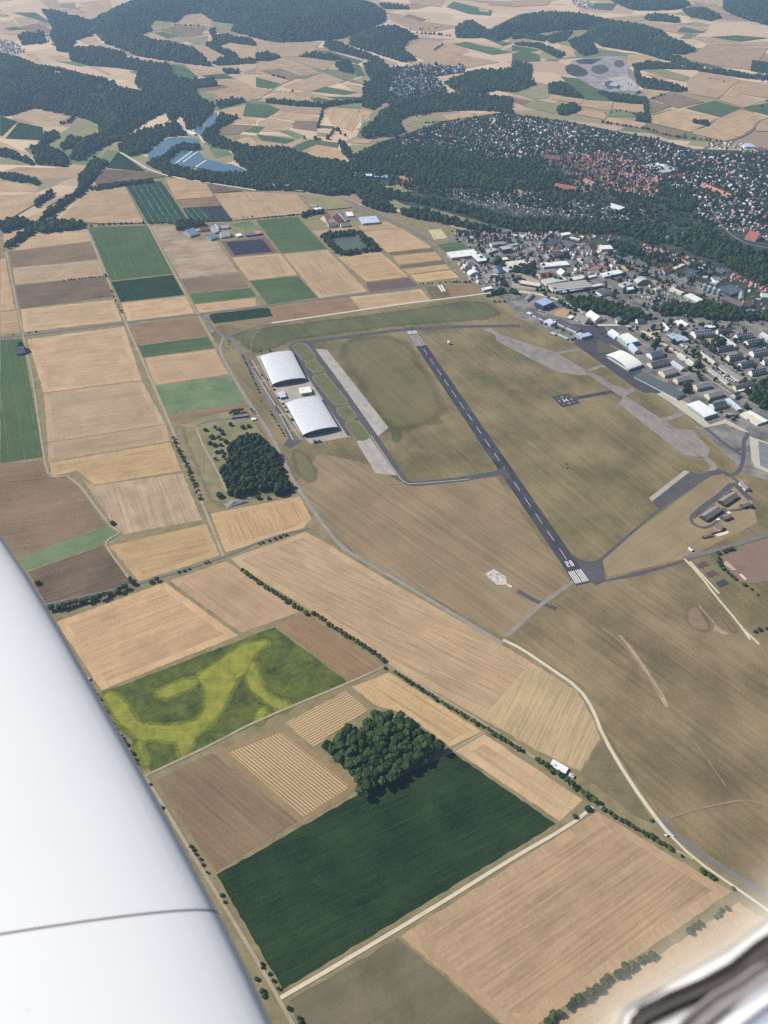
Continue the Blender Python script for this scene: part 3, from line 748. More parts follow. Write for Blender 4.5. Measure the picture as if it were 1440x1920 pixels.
# old strip on the town side
sheet('taxiway', atl('Z', [(905, 617), (920, 616), (940, 628), (1040, 660), (1100, 695), (1128, 708), (1150, 722), (1176, 730), (1188, 727), (1192, 733), (1172, 742), (1240, 786), (1270, 805), (1298, 807), (1332, 843), (1326, 858), (1280, 853), (1160, 757), (1168, 745), (1147, 733), (1104, 704), (1087, 704), (1045, 698), (985, 668), (932, 640), (928, 628)]), oldc)
ribbon('taxiway', 'I', [(250, 370), (320, 355), (380, 350)], 12, oldc)
ribbon('taxiway', 'I', [(430, 465), (500, 440), (545, 445)], 11, oldc)
ribbon('taxiway', 'I', [(840, 742), (900, 730), (960, 708), (985, 705)], 14, oldc, smooth=1)
ribbon('taxiway', 'I', [(1085, 955), (1120, 985), (1140, 1010), (1120, 1040)], 15, oldc, smooth=1)
ribbon('taxiway', 'I', [(1110, 1045), (1180, 1030)], 14, asph2)
for pts in ([(1180, 1030), (1245, 1060), (1290, 1010), (1305, 920), (1300, 860), (1330, 815)], [(1085, 785), (1180, 865), (1290, 940)], [(1150, 1020), (1260, 1075), (1300, 1130)]):
    ribbon('perimeter_road', 'I', pts, 8, asph2, smooth=1)
sheet('apron', atl('I', [(240, 185), (420, 215), (500, 190), (545, 260), (590, 300), (700, 400), (740, 480), (850, 590), (740, 588), (690, 562), (345, 310), (400, 270)]), land('apron_asphalt', S(68, 66, 72), S(90, 86, 90), streak=.2, blotch=.7, bs=30))
sheet('grass_strip', atl('I', [(480, 340), (560, 318), (640, 360), (530, 365)]), air)
sheet('apron', atl('I', [(815, 597), (850, 583), (940, 625), (1010, 660), (1110, 770), (1200, 738), (1310, 798), (1335, 815), (1300, 808), (1200, 764), (1090, 785), (1075, 780), (940, 680)]), land('sand_concrete', S(176, 164, 140), S(204, 192, 168), streak=.2, blotch=.6, bs=20))
# storage yard and training ground at the right edge
sheet('hardstand', atl('I', [(1335, 835), (1440, 870), (1600, 930), (1600, 1080), (1440, 1040), (1365, 1010), (1345, 960)]), land('yard_concrete', S(176, 164, 146), S(202, 190, 172), streak=.4, sw=10, blotch=.6, bs=20))
sheet('hardstand', atl('I', [(1385, 860), (1440, 880), (1520, 910), (1520, 1030), (1440, 1020), (1395, 1000)]), land('yard_grey', S(112, 114, 120), S(138, 138, 140), blotch=.5, bs=20))
# helicopter pad
def hp(x, y): return (1020 + x / 9, 720 + y / 9)
sheet('helipad', atl('Z', [hp(*p) for p in ((125, 213), (408, 166), (480, 225), (1130, 110), (1195, 150), (565, 262), (605, 328), (310, 394))]), asph)
h0 = [at('Z', hp(*p)) for p in ((125, 213), (408, 166), (605, 328), (310, 394))]
def hq(u, v_): return (h0[0] * (1 - u) + h0[1] * u) * (1 - v_) + (h0[3] * (1 - u) + h0[2] * u) * v_
for (u0, v0, u1, v1) in ((.37, .36, .42, .66), (.56, .36, .61, .66), (.42, .49, .56, .53), (.18, .2, .23, .24), (.78, .2, .83, .24), (.18, .76, .23, .8), (.78, .76, .83, .8), (.4, .17, .6, .2), (.4, .8, .6, .83), (.15, .4, .18, .6), (.82, .4, .85, .6)):
    sheet('helipad_marking', [hq(u0, v0), hq(u1, v0), hq(u1, v1), hq(u0, v1)], white)
# ------------------------------------------------------------------ roads and tracks
road = land('road_asphalt', S(104, 102, 104), S(132, 128, 126), streak=0, blotch=.5, bs=20)
pale = land('track_concrete', S(196, 182, 156), S(220, 206, 180), streak=.3, sw=1, blotch=.5, bs=14)
dirt = land('track_dirt', S(150, 136, 110), S(178, 162, 134), streak=.2, blotch=.6, bs=20)
for v, pts, wd, mt in (
    ('Z', [(-60, 641), (0, 633), (100, 623), (235, 604), (380, 588), (500, 573), (640, 556), (790, 538), (812, 530)], 9, road),
    ('Z', [(508, 606), (600, 593), (720, 575), (812, 563), (900, 552), (945, 546), (1000, 548), (1040, 560), (1090, 580)], 7, pale),
    ('Z', [(161, 426), (180, 470), (235, 604), (260, 660), (316, 787), (340, 850), (388, 965), (420, 1045)], 6, dirt),
    ('Z', [(277, 421), (330, 520), (370, 588), (400, 640)], 5, dirt),
    ('Z', [(12, 472), (42, 624), (62, 710), (82, 860), (93, 896), (136, 891), (205, 985), (226, 998)], 4.5, dirt),
    ('Z', [(226, 998), (200, 1013), (198, 1025), (250, 1095)], 4, dirt),
    ('Z', [(20, 1150), (90, 1132), (240, 1100), (310, 1080), (420, 1045), (500, 1010), (580, 990)], 4.5, road),
    ('Z', [(366, 590), (385, 593), (392, 610), (408, 622), (420, 632)], 9, road),
    ('Z', [(420, 632), (412, 650), (416, 668), (430, 693), (457, 740), (485, 780), (512, 823), (540, 882), (552, 905), (590, 963), (640, 1027), (667, 1043), (720, 1073), (793, 1117), (880, 1170), (943, 1208)], 7.5, land('road_gravel', S(134, 128, 120), S(160, 152, 142), blotch=.5, bs=20)),
    ('Z', [(420, 632), (436, 634), (450, 655), (470, 690), (500, 745), (535, 805)], 8, road),
    ('Z', [(420, 632), (450, 622), (500, 608)], 6, road),
    ('Z', [(943, 1200), (975, 1215), (1030, 1252), (1085, 1290), (1112, 1330), (1130, 1380), (1180, 1465), (1240, 1548), (1262, 1570)], 5.5, pale),
    ('Z', [(1240, 1535), (1270, 1570), (1320, 1607), (1400, 1655), (1500, 1725)], 6.5, road),
    ('Z', [(1245, 1555), (1300, 1610), (1390, 1672), (1500, 1750)], 3.5, pale),
    ('Z', [(523, 1873), (640, 1805), (800, 1710), (960, 1610), (1070, 1547), (1112, 1513)], 4.6, pale),
    ('Z', [(268, 1452), (300, 1500), (345, 1575), (400, 1665), (470, 1780), (523, 1873), (560, 1940), (620, 2060)], 4.4, dirt),
    ('Z', [(268, 1457), (400, 1395), (480, 1352), (655, 1280), (720, 1250)], 4, dirt),
    ('Z', [(908, 1373), (850, 1407)], 4, dirt),
    ('Z', [(724, 1242), (800, 1292), (900, 1352), (1000, 1418), (1100, 1495), (1200, 1560), (1300, 1612)], 3.4, dirt),
    ('A', [(670, 855), (760, 910), (840, 960), (950, 995), (1160, 1030), (1440, 1075)], 10, pale),
    ('Z', [(480, 358), (580, 369), (640, 372), (680, 388), (720, 408), (790, 440), (830, 485), (855, 515), (900, 540), (945, 548)], 8, road),
    ('E', [(540, 260), (700, 330), (830, 370), (1000, 460)], 6, road),
    ('A', [(1060, 735), (1110, 750), (1150, 810)], 8, pale), ('A', [(880, 575), (940, 610), (955, 670), (915, 700), (780, 740)], 7, pale),
    ('C', [(1440, 665), (1380, 690), (1350, 740), (1270, 780), (1200, 800), (1080, 835)], 12, road),
    ('B', [(0, 565), (200, 440), (480, 370)], 5, dirt), ('B', [(380, 410), (680, 500)], 5, dirt), ('C', [(1230, 520), (1280, 455)], 6, dirt), ('C', [(1000, 745), (1290, 612), (1440, 560)], 6, dirt),
    ('X', [(0, 345), (150, 350), (170, 370), (250, 590), (370, 790), (540, 1150)], 4, dirt), ('X', [(160, 370), (200, 330), (300, 300), (450, 280), (830, 265)], 5, road),
    ('K', [(970, 625), (1060, 720), (1150, 840), (1270, 980), (1340, 1080)], 4, pale), ('K', [(1000, 640), (1165, 820)], 4, pale), ('P', [(1300, 0), (1390, 85)], 4, pale),
    ('K2', [(290, 560), (280, 600), (320, 660), (420, 715), (520, 715), (620, 670), (720, 580), (850, 460), (1000, 450), (1060, 430)], 6, asph2),
    ('K2', [(300, 560), (500, 380), (700, 250), (900, 60)], 12, asph2), ('K2', [(930, 40), (1060, 180), (1180, 300)], 14, asph2), ('K2', [(560, 610), (700, 500), (800, 430)], 9, asph2),
    ('K', [(970, 620), (1150, 575), (1300, 530), (1440, 490)], 9, road),
    ('I2', [(0, 560), (380, 555), (560, 600), (760, 690), (900, 790), (1100, 900), (1440, 1200)], 9, pale), ('I2', [(760, 690), (1000, 630), (1100, 640)], 9, pale),
    ('I1', [(30, 50), (430, 110), (700, 170), (960, 310), (1060, 380)], 6, pale),
    ('F', [(1180, 300), (1250, 330), (1290, 400)], 8, road), ('F', [(1020, 160), (1060, 230), (1130, 270), (1145, 330), (1200, 400), (1300, 470), (1440, 500)], 7, road),
    ('F', [(650, 520), (760, 470), (850, 440)], 9, road), ('F', [(540, 680), (600, 740), (640, 790)], 8, road),
    ('I3', [(0, 20), (340, 230)], 8, road), ('I4', [(700, 130), (1180, 410), (1290, 480)], 6, dirt), ('I4', [(340, 60), (900, 560)], 14, dirt),
    ('F', [(600, 570), (720, 640), (860, 690), (1040, 750), (1200, 830), (1440, 900)], 20, land('railway_ballast', S(96, 84, 74), S(124, 108, 92), blotch=.5, bs=20)),
    ('C', [(0, 760), (300, 830), (560, 800), (860, 860), (1100, 840)], 7, road), ('C', [(560, 800), (640, 930), (700, 1080)], 6, road), ('C', [(180, 700), (260, 830), (200, 960)], 6, road), ('C', [(860, 860), (960, 1000), (1060, 1080)], 7, road), ('F', [(0, 440), (330, 455), (640, 500), (860, 560), (1150, 690), (1440, 800)], 8, road), ('F', [(0, 560), (180, 480), (420, 500)], 8, road), ('F', [(420, 500), (560, 560), (620, 690)], 7, road), ('F', [(700, 560), (900, 660), (1000, 700)], 7, road),
    ('I4', [(480, 330), (760, 540), (880, 620)], 5, conc), ('I3', [(0, 850), (330, 1080)], 5, conc)):
    ribbon('road' if mt is road else 'track', v, pts, wd, mt, smooth=1)
for v, pts, c in (('I2', [(0, 770), (180, 870), (350, 960), (0, 980)], S(100, 92, 78)),
                  ('I1', [(640, 350), (760, 305), (880, 345), (800, 450), (640, 420)], S(184, 148, 112)), ('E3', [(470, 640), (560, 620), (680, 690), (600, 715)], S(198, 166, 124)),
                  ('I3', [(400, 330), (560, 300), (900, 350), (1150, 450), (1050, 490), (750, 440), (420, 420), (250, 380)], S(84, 76, 76)), ('I3', [(480, 780), (560, 750), (700, 840), (640, 890)], S(176, 146, 108)),
                  ('K3', [(370, 310), (490, 255), (560, 320), (410, 370)], S(102, 80, 84)), ('K3', [(500, 440), (620, 390), (710, 460), (550, 505)], S(102, 80, 84)), ('K3', [(650, 590), (780, 525), (865, 600), (710, 655)], S(70, 72, 80)),
                  ('K3', [(735, 180), (1440, -60), (1700, 0), (1700, 500), (1200, 600), (1060, 570), (800, 380)], S(138, 112, 98)), ('K3', [(770, 300), (810, 250), (970, 395), (900, 395)], S(186, 166, 142)), ('K3', [(1000, 460), (1040, 448), (1120, 530), (1090, 545)], S(226, 200, 150)),
                  ('K2', [(640, 820), (830, 760), (860, 800), (690, 855)], S(226, 212, 176)), ('K2', [(650, 600), (690, 570), (730, 595), (690, 610)], S(230, 222, 196)), ('K2', [(810, 490), (850, 470), (890, 490), (850, 510)], S(230, 222, 196)),
                  ('E2', [(0, 770), (110, 740), (400, 850), (500, 1000), (0, 960)], S(168, 156, 138)), ('F', [(390, 590), (560, 570), (580, 600), (430, 625)], S(150, 108, 100)), ('F', [(0, 160), (110, 190), (100, 200), (0, 190)], S(180, 156, 118)), ('F', [(160, 560), (210, 500), (330, 520), (250, 570)], S(140, 118, 98)),
                  ('F', [(320, 110), (400, 120), (470, 170), (400, 190)], S(130, 112, 92)), ('B', [(800, 990), (870, 990), (880, 1030), (820, 1030)], S(190, 130, 100)), ('B', [(710, 1050), (850, 1040), (880, 1080), (740, 1090)], S(150, 138, 100)), ('E', [(1000, 90), (1100, 100), (1090, 130), (960, 110)], S(128, 128, 84)),
                  ('E', [(1020, 708), (1030, 705), (1055, 740), (1045, 743)], S(230, 214, 200)), ('E', [(1036, 706), (1046, 703), (1068, 738), (1060, 741)], S(230, 214, 200)), ('E', [(970, 395), (1040, 390), (1080, 440), (1000, 450)], S(196, 180, 136))):
    mt = land('bare_surface', tuple(x * .88 for x in c[:3]) + (1,), tuple(x * 1.1 for x in c[:3]) + (1,), streak=.1, blotch=.7, bs=25)
    sheet('bare_ground', atl(v, pts), mt)
worn = land('worn_track', S(128, 114, 88), S(158, 140, 110), blotch=.6, bs=14)
for v, pts, wd in (('P', [(890, 1060), (1000, 1025), (1130, 990), (1330, 955), (1440, 1000), (1560, 1060)], 3), ('K', [(810, 905), (900, 1000), (1085, 1185)], 1.6), ('P', [(500, -10), (640, 90), (840, 380)], 3.5), ('P', [(960, 560), (1060, 680), (1200, 880)], 2), ('J', [(440, 325), (560, 315), (700, 310)], 2), ('J', [(370, 60), (420, 120)], 2),
                   ('X', [(250, 600), (240, 760), (250, 900)], 3), ('L', [(720, 28), (830, 15)], 5), ('H', [(210, 250), (215, 170), (260, 110), (330, 75)], 2.5), ('L', [(575, 440), (640, 460), (730, 525)], 2.5), ('M', [(20, 10), (420, -20)], 1.2)):
    ribbon('worn_track', v, pts, wd, worn, smooth=2)
mown = land('mown_plot', S(120, 102, 78), S(150, 128, 102), streak=.3, blotch=.8, bs=30)
soft('mown_plot', 'K3', [(490, 800), (560, 780), (880, 1120), (1040, 1330), (900, 1390), (720, 1130)], mown, 12)
soft('mown_plot', 'K3', [(180, 960), (330, 890), (450, 960), (560, 1150), (640, 1320), (500, 1360), (280, 1290), (160, 1130)], mown, 14)
ribbon('worn_track', 'K3', [(130, 1100), (180, 1180), (280, 1300), (420, 1370), (600, 1400)], 2, worn, smooth=2)
# ------------------------------------------------------------------ water
wat = watermat('river_water', (.045, .085, .12, 1), .18)
def water(name, v, pts): return sheet(name, atl(v, pts), wat)
water('river', 'A', [(778, 400), (800, 405), (806, 440), (795, 505), (772, 495), (785, 450)])
water('river', 'A', [(1195, 640), (1217, 636), (1215, 690), (1160, 730), (1130, 765), (1095, 750), (1090, 735), (1150, 710)])
water('lake', 'A', [(835, 870), (920, 800), (935, 782), (1020, 775), (1110, 785), (1120, 810), (1060, 815), (1000, 820), (950, 850), (910, 890), (870, 905), (835, 900)])
water('lake', 'A', [(950, 910), (1010, 850), (1080, 850), (1120, 860), (1160, 900), (1240, 915), (1260, 930), (1300, 925), (1380, 960), (1360, 985), (1200, 970), (1100, 945), (960, 930)])
sheet('pond', atl('V', [(470, 640), (520, 615), (700, 590), (870, 588), (960, 640), (1060, 730), (1080, 790), (900, 805), (720, 838), (640, 800), (560, 720)]), watermat('pond_water', (.06, .075, .05, 1), .3))
for p in ([(985, 925), (1080, 855)], [(1030, 915), (1110, 858)], [(1100, 945), (1160, 905)]):
    ribbon('jetty', 'A', p, 6, white)
# ------------------------------------------------------------------ buildings
WALLW, GLASSD = (214, 208, 198), (52, 62, 78)
FOOT = []
class MB:
    def __init__(self): self.v, self.f, self.m = [], [], []
    def quad(self, *p, mi=0):
        n = len(self.v); self.v += [tuple(q) for q in p]; self.f.append(tuple(range(n, n + len(p)))); self.m.append(mi)
    def prism(self, ring, z0, z1, mi=0, top=True):
        for a, b in zip(ring, ring[1:] + ring[:1]):
            self.quad((a.x, a.y, z0), (b.x, b.y, z0), (b.x, b.y, z1), (a.x, a.y, z1), mi=mi)
        if top: self.quad(*[(p.x, p.y, z1) for p in ring], mi=mi)
    def build(self, name, mats, parent=None, org=None):
        o_ = org or Vector((0, 0, 0))
        idx, nv, mp = {}, [], []
        for q in self.v:        # weld
            k = (round(q[0], 3), round(q[1], 3), round(q[2], 3))
            if k not in idx: idx[k] = len(nv); nv.append(q)
            mp.append(idx[k])
        F2 = [tuple(dict.fromkeys(mp[i] for i in f)) for f in self.f]; keep = [i for i, f in enumerate(F2) if len(f) > 2]
        self.v, self.f, self.m = nv, [F2[i] for i in keep], [self.m[i] for i in keep]
        return mesh_obj(name, [(x - o_.x, y - o_.y, z - o_.z) for x, y, z in self.v], self.f, mats, parent, self.m)
def rect(v, A, B, C, h):
    a, b, c = at(v, A, h), at(v, B, h), at(v, C, h)
    u = (b - a); L_ = u.length; u.normalize(); n = Vector((-u.y, u.x, 0)); d = (c - a).dot(n)
    if d < 0: n = -n; d = -d
    return a, u, n, L_, d
def bld(v, A, B, C, h, kind, roofc, wallc, name, label, cat=None, group=None, rise=None, bays=0, lights=0, door=0, chim=0, dorm=0):
    a, u, n, L_, D = rect(v, A, B, C, h)
    a = Vector((a.x, a.y, 0)); base = ZL[0] * 0
    cen = a + u * (L_ / 2) + n * (D / 2)
    FOOT.append((cen.x, cen.y, .5 * math.hypot(L_, D)))
    root = empty(name, cen, label, cat or name.split('_')[-1], group)
    P = lambda s, t, z=0: Vector((a.x + u.x * s + n.x * t, a.y + u.y * s + n.y * t, z))
    W, Rf = MB(), MB()
    ring = [P(0, 0), P(L_, 0), P(L_, D), P(0, D)]
    ov = 0.5
    if kind == 'flat':
        W.prism(ring, 0, h, top=False)
        rr = [P(-.2, -.2), P(L_ + .2, -.2), P(L_ + .2, D + .2), P(-.2, D + .2)]
        Rf.prism(rr, h - .5, h)
        k = max(1, int(L_ * D / 500))
        for i in range(min(k, 5)):     # roof plant
            s0, t0 = rnd.uniform(.1, .8) * L_, rnd.uniform(.15, .75) * D
            q = [P(s0, t0), P(s0 + 2.5, t0), P(s0 + 2.5, t0 + 2), P(s0, t0 + 2)]
            U_ = MB(); U_.prism(q, h, h + 1.2); U_.build('roof_unit', pm((176, 176, 176)), root, cen)
    elif kind in ('gable', 'gablex'):
        if kind == 'gable': pr = lambda s, t, z: P(s, t, z); LL, WW = L_, D
        else: pr = lambda s, t, z: P(t, s, z); LL, WW = D, L_
        rz = rise or WW * .32
        W.quad(pr(0, 0, 0), pr(LL, 0, 0), pr(LL, 0, h), pr(0, 0, h)); W.quad(pr(0, WW, 0), pr(LL, WW, 0), pr(LL, WW, h), pr(0, WW, h))
        for s in (0, LL): W.quad(pr(s, 0, 0), pr(s, WW, 0), pr(s, WW, h), pr(s, WW / 2, h + rz), pr(s, 0, h))
        e = ov * rz / (WW / 2)
        for t0, t1 in ((-ov, WW / 2), (WW + ov, WW / 2)):
            Rf.quad(pr(-ov, t0, h - e + .12), pr(LL + ov, t0, h - e + .12), pr(LL + ov, t1, h + rz + .12), pr(-ov, t1, h + rz + .12))
            Rf.quad(pr(-ov, t0, h - e - .12), pr(LL + ov, t0, h - e - .12), pr(LL + ov, t0, h - e + .12), pr(-ov, t0, h - e + .12))
    else:  # arch, spans A-B
        K = 14; rz = rise or L_ * .2
        prof = [(L_ * (i / K), h + rz * math.sin(math.pi * i / K) ** .8) for i in range(K + 1)]
        for t in (0, D): W.quad(P(0, t, 0), P(L_, t, 0), *[P(s, t, z) for s, z in reversed(prof)])
        W.quad(P(0, 0, 0), P(0, D, 0), P(0, D, h), P(0, 0, h)); W.quad(P(L_, 0, 0), P(L_, D, 0), P(L_, D, h), P(L_, 0, h))
        for (s0, z0), (s1, z1) in zip(prof, prof[1:]):
            Rf.quad(P(s0, -.6, z0 + .25), P(s1, -.6, z1 + .25), P(s1, D + .6, z1 + .25), P(s0, D + .6, z0 + .25))
            Rf.quad(P(s0, -.6, z0 - .3), P(s1, -.6, z1 - .3), P(s1, -.6, z1 + .25), P(s0, -.6, z0 + .25))
    W.build('wall', pm(wallc), root, cen); Rf.build('roof', pm(roofc, sc_=.12, streak=(1, 1, 1)), root, cen)
    if bays and L_ > 6:      # windows along the eaves sides
        for side in (0, 1):
            t = -.06 if side == 0 else D + .06
            for fl in range(1 if h < 6.5 else 2):
                Wn = MB(); z0 = 1.2 + fl * 3.1
                Wn.quad(P(1, t, z0), P(L_ - 1, t, z0), P(L_ - 1, t, z0 + 1.3), P(1, t, z0 + 1.3))
                Wn.build('window_band', pm(GLASSD, rough=.2), root, cen)
    if dorm:
        rz = rise or D * .32
        for side in (0, 1):
            for i in range(dorm):
                s0 = (i + .5) * L_ / dorm; t0, t1 = (D * .14, D * .34) if side == 0 else (D * .86, D * .66)
                z0 = h + rz * .28; z1 = z0 + 1.5
                q = [P(s0 - .9, t0), P(s0 + .9, t0), P(s0 + .9, t1), P(s0 - .9, t1)]
                Dm = MB(); Dm.prism(q, z0 - .3, z1); Dm.build('dormer', pm((196, 196, 198)), root, cen)
    if lights:
        z = h + .06
        for i in range(lights):
            Sk = MB()
            t0 = (i + .5) * D / lights - .9
            Sk.quad(P(1, t0, z), P(L_ - 1, t0, z), P(L_ - 1, t0 + 2.2, z), P(1, t0 + 2.2, z))
            Sk.build('roof_light', pm((226, 224, 216)), root, cen)
    if door:
        Dr = MB(); wd = min(L_ * .7, door); dh = min(h * .75, 4.5 if door < 12 else h * .8)
        Dr.quad(P(L_ / 2 - wd / 2, -.07, 0), P(L_ / 2 + wd / 2, -.07, 0), P(L_ / 2 + wd / 2, -.07, dh), P(L_ / 2 - wd / 2, -.07, dh))
        Dr.build('door', pm((120, 130, 136)), root, cen)
    if chim:
        rz = rise or D * .32
        c_ = P(L_ * .6, D * .5); Ch = MB(); Ch.prism([c_ + Vector(q) for q in ((-.6, -.6, 0), (.6, -.6, 0), (.6, .6, 0), (-.6, .6, 0))], h + rz - .8, h + rz + 1.4)
        Ch.build('chimney', pm((120, 84, 70)), root, cen)
    return root
WH, LG, GY, DG, SL, NV, CR, RD, BL, LB = (236, 236, 232), (186, 184, 180), (150, 147, 144), (98, 98, 102), (84, 90, 104), (58, 64, 82), (226, 214, 184), (166, 96, 76), (70, 120, 190), (170, 190, 212)
